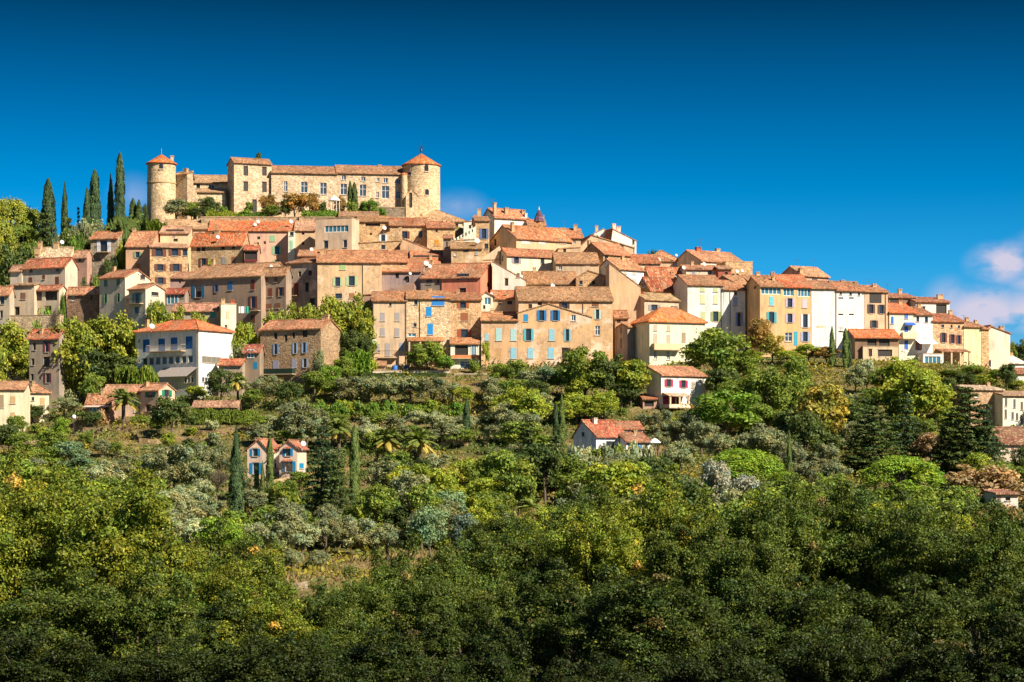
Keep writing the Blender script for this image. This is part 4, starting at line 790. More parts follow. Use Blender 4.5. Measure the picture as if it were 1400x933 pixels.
H('open porch house with an orange lean-to roof on cream pillars', 1180, 1180, 1228, 8, 474, 500, D=3.2, roof=('f', 0, 0), wall=(PL, 'D8B88A'), Y=412.6, short='the pillared porch', win=[(1190, 482.5, 5, 10, 'k'), (1210, 483, 20, 9, 'k')])
H('dark roofed porch with cream pillars in front of the tan tower', 1169, 1169, 1229, 8, 461, 478, D=3.6, roof=('e', 9, .95), wall=(PL, '8A6A4C'), rc='E86A28', Y=413.2, win=[(1192, 467.5, 13, 11, 'k'), (1209, 468, 15, 11, 'k')], name='porch', cat='porch', drop=.1, ov=.6)
H('cream house with bright blue shutters, a blue awning and two balconies', 1216, 1216, 1252, 12, 427.5, 492, D=9, roof=('e', 11, .6), wall=(PL, 'F6E6B8'), rc='E0642C', Y=418.1, short='the blue awning house',
  win=[(1220, 438, 3.5, 10, 'c:2A62C8'), (1239, 432.3, 5, 7, 'c:3A72D0'), (1239, 453.5, 5, 14, 'c:2A62C8'), (1239, 471.7, 5, 12, 'c:2A62C8'), (1220, 458, 3.5, 11, 'c:4A7AC8')], bal=[(1232, 1251, 463, 455, 1.0, 'EBD8B0')], awn=[(1236, 1250, 441, 445, 1.0, '2A5AB8', 'paint')])
H('white house with two dark attic windows and a white awning', 1252, 1252, 1275, 14, 430.5, 495, D=9, roof=('e', 9, .6), wall=(PL, 'FAF2E4'), rc='A85E3E', Y=419.2, short='the white awning house',
  win=[(1254.8, 435.9, 4, 8, 'd'), (1266.6, 437, 4.5, 8, 'd'), (1265, 455.4, 3.5, 14, 'c:C8E0EC'), (1256, 473, 9, 12, 'o:8A3A2A')], awn=[(1251, 1276, 464, 471, 2.2, 'F8F4EC', 'paint')])
H('glazed white veranda box below the white awning', 1262, 1262, 1289, 8, 484, 508, D=3, roof=('f', 0, 0), wall=(PL, 'F4ECE0'), Y=416, win=[(1275, 494, 22, 13, 's')], name='veranda', cat='veranda')
H('upper loggia house with a white wall and open corner balcony', 1215, 1215, 1252, 10, 407, 435, D=7, roof=('e', 4, .7), wall=(PL, '9A7458'), rc='A8644A', Y=431, win=[(1226, 413, 18, 12, 'k')])
H('white roof terrace house with a dark corner opening and big chimney', 1252, 1252, 1298, 12, 413, 440, D=7, roof=('e', 5, .7), wall=(PL, 'F0DEC8'), rc='A8644A', Y=429, ch=[(1285, 402.5, 8, 12, .5)], win=[(1263, 423, 4, 7, 'd'), (1287, 423, 15, 13, 'k')], short='the roof terrace house')
H('tan house with four brown shuttered windows near the right end of the row', 1275, 1275, 1318, 14, 439.5, 505, D=9, roof=('e', 9, .6), wall=(ST, 'D6A874'), rc='B06040', Y=420.1, short='the tan four window house',
  win=[(1290, 462, 10, 13, 'o:7A3A24'), (1302, 463.5, 9, 12, 'o:7A3A24'), (1311, 464.6, 8, 12, 'o:7A3A24'), (1289, 446, 4, 4, 'd'), (1301, 446.5, 3, 4, 'd'), (1311, 447, 3, 4, 'd')], awn=[(1279, 1320, 477, 482, 2.6, '8A5A48', 'tiles', 500, 4)])
H('yellow house with a windowless front at the right end of the row', 1318, 1318, 1343, 18, 447, 505, D=9, roof=('e', 7, .6), wall=(PL, 'F0D48E'), rc='A86A48', Y=421.6, short='the yellow house')
H('narrow stone house between the yellow and pink houses', 1342, 1342, 1352, 16, 450, 508, D=8, roof=('e', 6, .6), wall=(ST, 'CBA062'), rc='A86A48', Y=422.7)
H('pink end house with a blank lit wall closing the right hand row', 1351, 1351, 1381, 18, 448.5, 510, D=9, ye2=456, roof=('g', 2, .1), wall=(PL, 'EBCBA8'), rc='A05A40', Y=423.2, short='the pink end house', ch=[(1371, 446, 6, 6, .3)], win=[(1353, 497, 4, 8, 'd')])
H('low white house with a sloping white roof past the pink end house', 1381, 1381, 1402, 10, 497, 512, D=7, roof=('e', 9, .9), wall=(PL, 'F0E8DC'), rc='F0E6D8', Y=425)
H('red roofed low house cut by the right edge', 1384, 1384, 1420, 8, 511, 530, D=6, roof=('e', 6, .7), wall=(PL, 'EEDCC4'), rc='B06A50', Y=398)
H('stone farmhouse with two white chimneys on the lower right', 1327, 1327, 1371, 20, 533, 590, D=8, roof=('e', 4, .5), wall=(ST, 'C09A6C'), rc='D8C0A0', Y=383, short='the stone farmhouse', ch=[(1350.5, 523, 4, 8), (1369, 527.5, 4, 8)], win=[(1335, 541, 5, 6, 'g'), (1368, 567, 3, 6, 'g')], ye2=536)
H('pale farmhouse wing with tall narrow dark shutters at the right edge', 1371, 1371, 1430, 18, 541, 600, D=8, roof=('e', 4, .5), wall=(PL, 'F0D8BC'), rc='B08A70', Y=380, short='the pale farmhouse wing',
  win=[(1375.5, 550, 3, 11, 'c:5A5048'), (1387, 552, 3, 12, 'c:5A5048'), (1397, 555, 3, 11, 'c:5A5048'), (1375, 566, 3, 12, 'c:5A5048'), (1384.5, 568.5, 3, 10, 'c:5A5048'), (1390.5, 570, 3, 10, 'c:5A5048'), (1397, 574, 3, 12, 'c:5A5048')])
H('cottage with a dull purple brown roof at the right edge behind dark trees', 1368, 1368, 1440, 6, 607, 640, D=8, roof=('e', 21, .6), wall=(PL, 'E0C4A4'), rc='8A5A48', Y=352)
# front row of the old village
H('plain pale tan house with grey shutters at the left of the front stone row', 509, 509, 556, 3, 411.5, 505, D=9, roof=('e', 11, .7), wall=(PL, 'D8B284'), rc='B06E42', Y=403, short='the grey shuttered tan house',
  win=[(522.9, 433.4, 6.5, 11.5, 'c:' + gy), (543, 433.4, 6.5, 11.5, 'c:' + gy), (522.9, 454.3, 6.5, 11, 'c:' + gy), (543, 454.5, 6.5, 11.5, 'c:' + gy), (516, 476.3, 6, 12, 'c:' + gy), (530, 478.5, 7, 18, 'c:' + gy), (548.6, 474.6, 6, 11, 'c:9AA0A8'), (533.7, 416.6, 3, 4, 'd')],
  bal=[(517, 543, 489, 480, 1.0)], pipes=[554.8, 510.3], dish=[(512, 467, 4, -.6)])
H('stone house with bright blue shutters and a blue roof loggia in the front row', 556, 556, 616, 3, 408.5, 505, D=9, roof=('e', 9, .7), wall=(ST, 'D9B987'), rc='BC7A48', Y=403.3, short='the bright blue shuttered stone house',
  win=[(599, 411.5, 17, 13, 'c:2A82D0'), (586.3, 426.2, 7.5, 13, 'c:1A8AD0'), (588.3, 450.2, 7.5, 15, 'c:1A8AD0'), (568.6, 413.5, 4.5, 7, 'd'), (567.4, 444.6, 4, 5, 'd'), (563, 458.3, 11, 5, 's')], pipes=[574], awn=[(557, 607, 461, 467, 2.2, 'BC7A48', 'tiles', 500, 4)])
H('stone house with brown shutters and a veranda in the front row', 616, 616, 658, 3, 410.5, 505, D=9, roof=('e', 8, .7), wall=(ST, 'D4A468'), rc='B06A42', Y=403.8, short='the brown shuttered veranda house',
  win=[(633, 417, 16, 9, 'o:A85A28'), (634.8, 433.6, 10, 11, 'c:9A5A34'), (635, 457, 19, 13, 'o:A0502A')])
H('veranda with white pillars, dark opening and a teal door below brown shutters', 616, 616, 655, 2, 470, 508, D=2.6, roof=('e', 6, .9), wall=(PL, 'F0DCC0'), rc='C07A4A', Y=401, win=[(631, 479.5, 18, 14, 'k'), (648, 478.5, 7, 16, 's'), (636, 499, 14, 10, 'g')], name='veranda', cat='veranda', bal=[(617, 655, 490, 486, .9, 'D88A58')])
# lower left
H('big white building with tall blue windows, a balcony and an orange hipped roof', 185, 271.5, 318, -33, 451, 528, D=11, roof=('h', 12, .5), wall=(PL, 'E6DDD2'), rc='EA6A26', Y=392, short='the big white building', drop=6,
  win=[(200, 472.8, 10, 17, 'b:2A62A0'), (221, 471.8, 10, 17, 'b:2A62A0'), (238, 470.2, 10, 17, 'b:2A62A0'), (258.6, 468.6, 10, 17, 'b:2A62A0')] + [(198.3 + 8.9 * i, 495 - .5 * i, 6.5, 8.5, 'd') for i in range(8)]
  + [(279.2 + 6.5 * i, 491.4 + .5 * i, 5, 8.5, 'c:7A7468', 'S') for i in range(4)] + [(253.5 + 4.5 * i, 520.4 - .3 * i, 3, 7, 'd') for i in range(3)] + [(278 + 4 * i, 519 + .3 * i, 2.6, 6, 'd', 'S') for i in range(3)] + [(190, 466, 2, 4, 'd'), (190, 494, 2, 4, 'd')],
  bal=[(206, 254, 481.5, 472, 1.3, 'rD8D0C4')], awn=[(224, 271, 503, 516, 3.2, '9A9088', 'paint')], ch=[(200, 437, 5, 12, .3)], dish=[(208, 446, 4.5, 3)], pipes=[270])
H('stone house with blue lintels, a dark green balcony and a pink lit gable', 356, 438.6, 465, -22, 449, 530, D=8, roof=('e', 11, .5), wall=(ST, 'A8885E'), rc='C47A52', Y=393, short='the blue lintel stone house', drop=6,
  win=[(376.8, 459.4, 4.5, 9, 'k'), (390.9, 462.8, 4, 9, 'k'), (401.5, 458.5, 3.5, 8, 'k'), (417, 456.6, 7, 9, 'k'), (377, 477.7, 8, 14, 'o:6A9ACC'), (403.4, 476.3, 7, 14, 'o:9AB8DC'), (416, 475.6, 8, 14, 'o:8AAAD4'), (417, 496.6, 9, 12, 'o:A8B4C8'), (377, 499, 8, 12, 'c:9A9CB0'), (402, 497, 7, 12, 'c:A8A8B4'), (418, 515, 6, 6, 'b:2A5AA8')],
  bal=[(365, 404, 512, 504.5, 1.3, '2A3A30')], ch=[(443, 431, 5, 9), (448, 430, 4, 8)])
H('little annex with blue doors and a red roof left of the stone lintel house', 333, 355, 357, -14, 481, 530, D=6, roof=('e', 8, .7), wall=(PL, '9A8468'), rc='A85040', Y=394, win=[(343, 484, 10, 12, 's'), (349, 500, 6, 10, 'b:2A82B0')])
H('low shed with an orange roof against the right of the white building', 299, 331, 334, -10, 498.5, 530, D=6, roof=('e', 6, .7), wall=(PL, 'A89478'), rc='C46440', Y=393)
H('small sunlit cream tower house with one pale blind', 300, 302, 323, 12, 416, 470, D=5, roof=('f', 0, 0), wall=(PL, 'F0DEB4'), Y=406, short='the small cream tower', win=[(311, 431, 5, 11, 'b:D8C8A0'), (309, 446, 3, 3, 'd')], ch=[(305, 409, 5, 6, .5), (318, 410, 5, 8, .5, 'C06048')])
H('low house with a pinkish roof strip and green shutter left of the cream tower', 236, 299, 301, -10, 424, 460, D=8, roof=('e', 8, .7), wall=(PL, 'B8A48A'), rc='C8846A', Y=409, win=[(291, 430, 7, 10, 'c:3A9A8A')])
H('shaded house with blue and brown windows half hidden by plane trees at far left', 40, 81, 84, -18, 461, 530, D=8, roof=('e', 14, .6), wall=(PL, '9A8C78'), rc='D0643C', Y=398, short='the half hidden shaded house',
  win=[(64, 474, 10, 15, 'o:7A3038'), (63.5, 495, 9, 14, 'd'), (65, 517, 11, 13, 'o:5A2A2C'), (47, 474, 4, 10, 'd'), (45, 495, 4, 9, 'd'), (44, 516, 4, 9, 'd')], ch=[(57, 449, 3, 8, .3)])
H('cream house with tan blinds and a low roof at the bottom left edge', -30, -30, 34, 6, 532.5, 580, D=8, roof=('e', 9, .6), wall=(PL, 'EAD0A0'), rc='CC8C60', Y=372, short='the cream house with tan blinds', win=[(17.6, 547, 7, 10, 'c:C0A070'), (2.5, 549, 5, 18, 'c:9A8468'), (17.5, 567, 6, 6, 'c:C0A070')], ch=[(6, 520, 2.5, 6), (33, 522, 2.5, 6)])
H('cream end wing with a tan blind joined to the bottom left house', 34, 37, 67, 14, 537, 580, D=7, roof=('h', 8, .5), wall=(PL, 'EAD0A0'), rc='CC8C60', Y=371, win=[(45, 545.6, 3.5, 5, 'd'), (58, 549, 6, 10, 'c:C0A070')])
H('peach villa with dark green shutters and a pinkish roof behind the palm', 192, 217, 239, -34, 533.5, 580, D=7, roof=('e', 8, .5), wall=(PL, 'E0B48C'), rc='C88660', Y=376, short='the green shuttered peach villa',
  win=[(205.7, 538.5, 15, 10, 'o:1F7050'), (228, 538, 11, 9, 'o:1F8060', 'S'), (203, 558, 8, 9, 'd')], ch=[(193, 522.5, 3, 14, .3)])
H('long low wing with a pinkish roof joined to the peach villa', 143, 192, 194, -8, 537, 575, D=7, roof=('e', 9, .6), wall=(PL, 'D8B08C'), rc='C88660', Y=379, win=[(188, 556, 9, 16, 'g')])
H('low villa wing with a hipped roof and shaded terrace left of the palm', 118, 152, 156, -10, 550.5, 580, D=6, roof=('e', 10, .6), wall=(PL, 'B88668'), rc='C07850', Y=374, ch=[(140.5, 531, 3.5, 10)], win=[(129, 559, 16, 10, 's'), (146, 561, 8, 8, 'k')], awn=[(118, 152, 554, 557, 2.0, 'C8B8A4', 'paint')])
H('small tool shed with a weathered roof below the white building', 264, 325, 327, -4, 556, 575, D=5, roof=('e', 6, .7), wall=(ST, '8A7058'), rc='A87860', Y=372, name='shed', cat='shed')
H('low shed with a flat green sheet roof on the terrace above the pink villa', 353, 391, 392, 3, 571, 582, D=5, roof=('e', 3.5, .9), wall=(PL, '2E2620'), rc='7A9A84', Y=356, name='shed', cat='shed', short='the green roofed shed')
# lower right villas
H('cream yellow hip roofed house with a long balcony and blank grey left facets', 864, 888, 964, 20, 440, 510, D=9, roof=('h', 17, .5), wall=(PL, 'EDD8B0'), rc='F07A1C', Y=401, short='the cream hip roofed house', drop=6,
  win=[(896, 448.2, 4.5, 8, 'c:B8A890'), (914, 449, 4.5, 8, 'c:B8A890'), (896, 463, 5, 13, 'c:B8A890'), (914, 465, 5, 14, 'c:B8A890'), (935, 461, 5, 12, 'c:A08868'), (896, 485.5, 4.5, 12, 'g'), (914, 486, 4.5, 12, 'g')], bal=[(891, 928, 478, 470.5, 1.2, 'EAD0A0')], ch=[(913, 425, 5, 10, .5, '9A5A3A')])
H('grey rear wing of the hip roofed house with shuttered windows in shade', 844, 858, 868, 42, 447, 510, D=9, roof=('e', 3, .5), wall=(PL, '9E8C80'), rc='B06A40', Y=406, win=[(849, 452, 2, 9, 'c:6A5A50', 'S'), (849, 470, 2, 14, 'c:6A5A50', 'S')], drop=6)
H('pale house with crimson shutters and a pergola terrace on the slope', 884, 904, 965, 30, 513, 562, D=8, roof=('e', 11, .9), wall=(PL, 'F4E2CC'), rc='C8805C', Y=391, short='the crimson shuttered house', drop=6,
  win=[(914.3, 524, 12, 10, 'o:A81848'), (934.5, 525.5, 12, 10, 'o:A81848'), (947, 526.5, 3.5, 8, 'c:A09070'), (914.5, 548, 17, 12, 'c:8A2048'), (928, 549.5, 6, 10, 'd')], awn=[(905, 935, 537, 542, 2.2, 'C8A890', 'tiles', 553, 3)], bal=[(905, 936, 557.5, 553.5, 2.3, 'F0D0B8')])
H('small open side porch with a red tile roof left of the crimson shuttered house', 879, 879, 898, 4, 546, 562, D=4, roof=('e', 4, .8), wall=(PL, 'C09074'), rc='C46A44', Y=386, win=[(887.5, 552, 13, 8, 'k')], name='porch', cat='porch')
H('white villa with a large red tiled roof and a blue grey window on the slope', 784, 815, 857, 32, 596.5, 640, D=9, roof=('e', 20, .6), wall=(PL, 'F6ECDC'), rc='B8583C', Y=331, short='the white villa', win=[(834.6, 608, 12, 9, 'd'), (797, 594, 4, 6, 'd', 'S')], ch=[(813, 571.5, 5, 7, .5, 'F0E4D4')])
H('right wing of the white villa with two round openings and a small roof', 846, 846, 879, 10, 586.5, 625, D=5, roof=('e', 8, .6), wall=(PL, 'F6ECDC'), rc='B86A4C', Y=337, win=[(859.5, 590, 3, 3.5, 'k'), (864.7, 590, 3, 3.5, 'k')])
H('low front wing of the white villa with a blue door and brown tile roof', 856, 856, 889, 10, 604.5, 640, D=6, roof=('e', 11, .9), wall=(PL, 'F2E8DA'), rc='A8644A', Y=329, win=[(862.5, 609.5, 7, 9, 'k'), (872, 609, 10, 9, 'c:2A82C0'), (884, 610, 3, 8, 'd')])
H('pink villa block with a front gable and four blue shutters by the tall cypress', 338, 365.5, 384, -12, 615, 665, D=7, roof=('g', 13, .58), wall=(PL, 'EDC0A4'), rc='B8644C', Y=318, short='the pink villa', drop=4,
  win=[(349, 618.8, 14, 10, 'o:1A86B8'), (350, 640.6, 17, 15, 'o:1A86B8')], ch=[(344.5, 598.5, 5, 9, .6, 'D8B894')])
H('pink villa right block with a gable, blue shutters and red window hoods', 382, 406.5, 419, -12, 613, 668, D=6, roof=('g', 9, .5), wall=(PL, 'EDC0A4'), rc='B8644C', Y=316, drop=4,
  win=[(393.7, 618.6, 14, 10, 'o:1A86B8'), (395, 638, 19, 14, 'o:1A86B8'), (412, 637, 4, 7, 'c:1A86B8', 'S')], awn=[(389, 398, 611, 613, .5, 'B8644C', 'tiles'), (387, 399, 628, 630.5, .7, 'B8644C', 'tiles')], dish=[(415, 606.5, 4.5, -.3)])
H('lit cream link between the two pink villa blocks with a balcony', 366, 382, 383, -8, 614, 665, D=5, roof=('e', 3, .6), wall=(PL, 'F4E2C4'), rc='B8644C', Y=320.5, win=[(375, 634, 6, 12, 'g')], bal=[(366, 382, 645, 639, 1.2)])
H('small pale house half hidden by the brown tree at the right edge', 1362, 1362, 1392, 6, 676, 700, D=5, roof=('e', 3, .8), wall=(PL, 'D8C8BC'), rc='A06A58', Y=255, win=[(1378, 682, 7, 5, 'd')])

# ---------------------------------------------------------------- other things standing in the village
def at(px, py, Y): return ((px - 700) / F * Y, Y, (HZ - py) / F * Y)
# clock tower cap with coloured tiles
p = at(737, 307, 455); t = empty('belfry', (p[0], p[1], p[2] - 3)); tag(t, 'little belfry capped with dark blue and red glazed tiles on the hilltop', 'belfry')
mb = MB(); mb.box(-.75, .75, -.75, .75, 0, 3.6); mb.build('tower_wall', M['stone'], t, lin('C89A70'))
mb = MB(); mb.lathe(0, 0, [(1.15, 3.6), (1.0, 4.0), (.75, 4.8), (.45, 5.5), (.1, 6.0), (.02, 6.1)], 8); mb.build('glazed_cap', M['tiles'], t, lin('6A5068'))
mb = MB(); mb.tube([(0, 0, 6), (0, 0, 6.7)], [.16, .05], 6); mb.build('finial', M['paint'], t, (.6, .58, .5, 1))
def antenna(px, pyt, pyb, Y, label):
    p = at(px, pyb, Y); h = (pyb - pyt) / F * Y; mb = MB(); mb.tube([(0, 0, -.5), (0, 0, h)], [.03, .03], 5)
    mb.tube([(-.6, 0, h - .1), (.6, 0, h - .1)], [.02, .02], 4)
    for i in range(6): mb.tube([(-.55 + .22 * i, -.35, h - .1), (-.55 + .22 * i, .35, h - .1)], [.012, .012], 4)
    o = mb.build('antenna', M['metal'], None, (.12, .12, .12, 1)); o.location = p; tag(o, label, 'antenna', 'aerials on the roofs'); return o
antenna(771, 302, 318, 457, 'thin TV aerial on the orange roof right of the belfry')
antenna(958, 327, 344, 443, 'thin TV aerial on the skyline house')
antenna(673.5, 272, 282, 459, 'thin TV aerial on the highest village house')
antenna(72, 313, 356, 440, 'very tall aerial mast above the cream house at far left')
antenna(226, 283, 305, 462, 'tall aerial mast at the foot of the left castle tower')
antenna(1112, 355, 368, 427, 'thin TV aerial over the upper pale roof house')
antenna(1213, 388, 398, 410, 'small aerial on the tan loggia tower')
# laundry under the brown window
for px, wd, col, lab in ((333.5, 8, 'E8E4DC', 'white towel drying on the line of the long grey brown house'), (341, 5, '1F9A80', 'green towel drying beside the white one')):
    p = at(px, 421, 419); mb = MB(); k = 419 / F; W_ = wd * k / 2
    for i in range(6):
        x0 = -W_ + 2 * W_ * i / 6; x1 = x0 + 2 * W_ / 6; y0 = .06 * math.sin(i * 1.7); y1 = .06 * math.sin(i * 1.7 + 1.7)
        mb.slab([(x0, y0, 0), (x1, y1, 0), (x1, y1 + .03, 0), (x0, y0 + .03, 0)], 9 * k)
    o = mb.build('towel', M['paint'], None, lin(col)); o.location = (p[0], p[1] - 3.4, p[2] + .0); tag(o, lab, 'towel')
# blue tanks in the yard of the front row
for px, lab in ((540, 'bright blue water tank on the yard left of the white wall'), (556, 'darker blue water tank in shade beside the bright one')):
    p = at(px, 508, 399); t = empty('water_tank', p); tag(t, lab, 'water tank', 'blue tanks in the yard')
    mb = MB(); mb.lathe(0, 0, [(0.01, 0), (.48, 0), (.5, .1), (.5, .95), (.42, 1.05), (.01, 1.1)], 16); mb.build('tank_body', M['paint'], t, lin('1F6AC0' if px < 550 else '1F4A80'), smooth=True)
    mb = MB(); mb.lathe(0, 0, [(0.01, 1.1), (.2, 1.1), (.2, 1.18), (.01, 1.19)], 12); mb.build('lid', M['paint'], t, lin('20406A'))
tag(H('pale yard wall with a cream coping below the front stone row', 502, 502, 616, 2, 507, 518, D=.6, roof=('f', 0, 0), wall=(PL, 'D8C4A0'), Y=397.5), cat='wall').name = 'yard_wall'
H('low outbuilding with a pinkish roof at the left end of the yard', 497, 497, 527, 2, 500, 512, D=3, roof=('e', 4, .9), wall=(ST, '9A7C5C'), rc='C88A6A', Y=399, name='outbuilding', cat='outbuilding')
# stone balustrade
p0 = at(621, 518, 396.5); t = empty('balustrade', p0); tag(t, 'pale stone balustrade on the terrace below the veranda', 'balustrade')
k = 396.5 / F; Wb = 46 * k
mb = MB(); mb.box(0, Wb, -.12, .12, .78, .92); mb.box(0, Wb, -.14, .14, -.1, .06); mb.box(-.02, .22, -.15, .15, .06, .78); mb.box(Wb - .22, Wb + .02, -.15, .15, .06, .78); mb.build('rail', M['plaster'], t, lin('D8C8AC'))
for i in range(16):
    mb = MB(); x_ = .45 + (Wb - .9) * i / 15; mb.lathe(x_, 0, [(.05, .06), (.1, .25), (.05, .5), (.06, .78)], 8); mb.build('baluster', M['plaster'], t, lin('D8C8AC'))
tag(H('cream retaining wall under the balustrade', 619, 619, 670, 1, 518.5, 530, D=.6, roof=('f', 0, 0), wall=(ST, 'C8B08C'), Y=396.8), cat='wall').name = 'retaining_wall'
# parasols and garden bits
def parasol(px, pt, pb, w_, Y, col, label):
    p = at(px, pb, Y); k = Y / F; h = (pb - pt) * k; r = w_ * k / 2; t = empty('parasol', p); tag(t, label, 'parasol')
    mb = MB(); mb.tube([(0, 0, -.6), (0, 0, h)], [.04, .03], 6); mb.build('pole', M['metal'], t, (.6, .6, .6, 1))
    mb = MB(); mb.lathe(0, 0, [(r, h * .55), (r * .98, h * .60), (r * .5, h * .84), (.03, h)], 8); mb.build('canopy', M['paint'], t, lin(col))
parasol(895, 599, 614, 17, 327, 'F8F4EC', 'white parasol at the right end of the white villa')
parasol(1237, 478, 486, 12, 404.5, 'D8D0C0', 'small beige parasol beside the pillared porch')
p = at(457, 287, 470); t = empty('gazebo', p); tag(t, 'small white domed gazebo in the castle garden', 'gazebo')
for i in range(6):
    a = i * math.pi / 3; mb = MB(); mb.tube([(1.1 * math.cos(a), 1.1 * math.sin(a), -.5), (1.1 * math.cos(a), 1.1 * math.sin(a), 1.9)], [.07, .07], 6); mb.build('post', M['paint'], t, (.8, .78, .74, 1))
mb = MB(); mb.lathe(0, 0, [(1.3, 1.9), (1.25, 2.0), (.9, 2.5), (.4, 2.8), (.02, 2.9)], 12); mb.build('roof', M['paint'], t, (.8, .78, .74, 1))
# white globe lamp on a pole at lower left
p = at(101, 590, 365); t = empty('street_lamp', p); tag(t, 'white globe street lamp on a dark pole at lower left', 'street lamp')
mb = MB(); mb.tube([(0, 0, -2), (0, 0, 1.9), (0, -.0, 2.0)], [.07, .05, .05], 8); mb.build('pole', M['metal'], t, (.08, .08, .09, 1))
mb = MB(); mb.lathe(0, 0, [(.02, 2.0), (.28, 2.12), (.38, 2.4), (.28, 2.68), (.02, 2.78)], 14); mb.build('globe', M['paint'], t, (.85, .85, .83, 1), smooth=True)
# water basin cover, turquoise, on the right
tag(H('turquoise water basin below the terrace houses at right', 1300, 1300, 1319, 2, 519, 527, D=4, roof=('f', 0, 0), wall=(PL, '1F8A80'), Y=392), cat='basin').name = 'water_basin'
# terrace walls on the slope
def twall(px0, px1, py, h, label, col='8A765C'):
    """dry stone wall following the ground between two photo columns"""
    k = []; n = max(3, int((px1 - px0) / 12))
    for i in range(n + 1):
        px = px0 + (px1 - px0) * i / n; Y = Yof(px, py + 2 * math.sin(i)); X = (px - 700) / F * Y; k.append((X, Y, gz(X, Y)))
    mb = MB()
    for i in range(n):
        a, b = k[i], k[i + 1]; nn = Vector((b[1] - a[1], a[0] - b[0], 0)).normalized() * -.3
        A0 = (a[0], a[1], a[2] - .6); B0 = (b[0], b[1], b[2] - .6); A1 = (a[0], a[1], a[2] + h + .08 * math.sin(i * 2.1)); B1 = (b[0], b[1], b[2] + h + .08 * math.sin(i * 2.1 + 2.1))
        sh = lambda p: (p[0] + nn.x * -1 * 0 + 0, p[1] + .5, p[2])
        mb.poly([A0, B0, B1, A1]); mb.poly([A1, B1, sh(B1), sh(A1)]); mb.poly([sh(B0), sh(A0), sh(A1), sh(B1)])
    o = mb.build('terrace_wall', M['stone'], None, lin(col)); tag(o, label, 'wall')
twall(265, 400, 597, 1.1, 'dark dry stone terrace wall above the pink villa')
twall(100, 180, 592, 1.0, 'grey dry stone wall under the peach villa garden')
twall(0, 60, 612, .9, 'pale dry stone wall at the left edge above the oaks', 'A89474')
twall(190, 300, 606, .8, 'low tan dry stone terrace wall left of the pink villa', 'A08A66')
twall(560, 640, 612, .7, 'pale tan bank wall between the palms and the small cypress', 'BCA078')
twall(340, 440, 668, 1.2, 'cream garden wall at the foot of the pink villa', 'B8A07C')
twall(380, 420, 806, .8, 'small white gate pier wall at the bottom of the dry field', '8F8470')
# ---------------------------------------------------------------- plants
rng = np.random.default_rng(11)
def unit(n):
    v = rng.normal(size=(n, 3)); return v / np.linalg.norm(v, axis=1, keepdims=True)
def leaf_mesh(name, pos, nrm, size, tint, aspect=1.7, mat='leaf', stretch=None):
    """one folded-free quad per leaf spray: pos, facing, size, tint per leaf"""
    n = len(pos); size = np.broadcast_to(size, (n,))[:, None]
    t = stretch if stretch is not None else unit(n)
    t = t - (t * nrm).sum(1, keepdims=True) * nrm; t /= np.maximum(1e-6, np.linalg.norm(t, axis=1, keepdims=True)); b = np.cross(nrm, t)
    a = t * size * aspect * .5; b = b * size * .5
    v = np.stack([pos - a, pos + b * .9 - a * .1, pos + a, pos - b * .9 + a * .1], 1).reshape(-1, 3)
    q = np.arange(4 * n).reshape(n, 4); me = np_mesh(name, v, q)
    ca = me.color_attributes.new('tint', 'FLOAT_COLOR', 'POINT')
    c = np.concatenate([np.repeat(tint, 4, 0), np.ones((4 * n, 1))], 1); ca.data.foreach_set('color', c.astype(np.float32).ravel())
    me.materials.append(M[mat]); return me
def tints(n, lo=.6, hi=1.35, warm=.12):
    k = rng.uniform(lo, hi, (n, 1)); h = rng.normal(0, warm, (n, 1)); return np.clip(k * np.concatenate([1 + h, 1 + h * .2, 1 - h * .5], 1), .05, 2.5)
def lobed(cent, rad, per, size, wl=.25, up=.35, shell=.25, dead=0.0, squash=.8, lo=.6, hi=1.35):
    """leaves scattered in the outer shell of many small lobes"""
    P_, N_, T_ = [], [], []
    for c, r in zip(cent, rad):
        n = max(8, int(per * r * r)); d = unit(n); d[:, 2] = np.where(rng.random(n) < .6, np.abs(d[:, 2]), d[:, 2])
        rr = r * (1 - shell * rng.random((n, 1)) ** 1.5) * (1 + .16 * rng.normal(size=(n, 1))) * np.where(rng.random((n, 1)) < .12, rng.uniform(1.1, 1.7, (n, 1)), 1)
        p = c + d * rr * np.array([1, 1, squash])
        nn = d * .75 + unit(n) * .75 + np.array([0, 0, up]); nn /= np.linalg.norm(nn, axis=1, keepdims=True)
        tt = tints(n, lo, hi) * tints(1, .78, 1.22, .10)
        if dead and r < .7 and rng.random() < dead * 2: tt = tt * np.array([[3.0, 1.75, 4.0]]) * rng.uniform(.7, 1.05)
        P_.append(p); N_.append(nn); T_.append(tt)
    return np.concatenate(P_), np.concatenate(N_), np.concatenate(T_)
def trunk_mesh(h, r, cents, nb=6, name='trunk', base=0.0):
    mb = MB(); top = Vector((rng.normal(0, .15), rng.normal(0, .15), h)); mb.tube([(0, 0, -1.0), (0.03, 0, h * .3), tuple(top * .6), tuple(top)], [r * 1.25, r, r * .8, r * .45], 8)
    if len(cents):
        for c in [cents[i] for i in rng.choice(len(cents), min(nb, len(cents)), replace=False)]:
            s = top * rng.uniform(.35, .95); m = s.lerp(Vector(c), .5) + Vector((0, 0, .25)); mb.tube([tuple(s), tuple(m), tuple(c)], [r * .45, r * .28, r * .08], 5)
    me = bpy.data.meshes.new(name); me.from_pydata(mb.v, [], mb.f); me.update(); me.materials.append(M['bark']); return me
PROTO = {}
def crown_pts(n, rx, ry, rz, cz, inner=.55, low=-.35):
    out = []
    while len(out) < n:
        d = unit(1)[0]
        if d[2] < low: continue
        k = rng.uniform(inner, 1.0) ** .7; out.append([d[0] * rx * k, d[1] * ry * k, cz + d[2] * rz * k])
    return np.array(out)
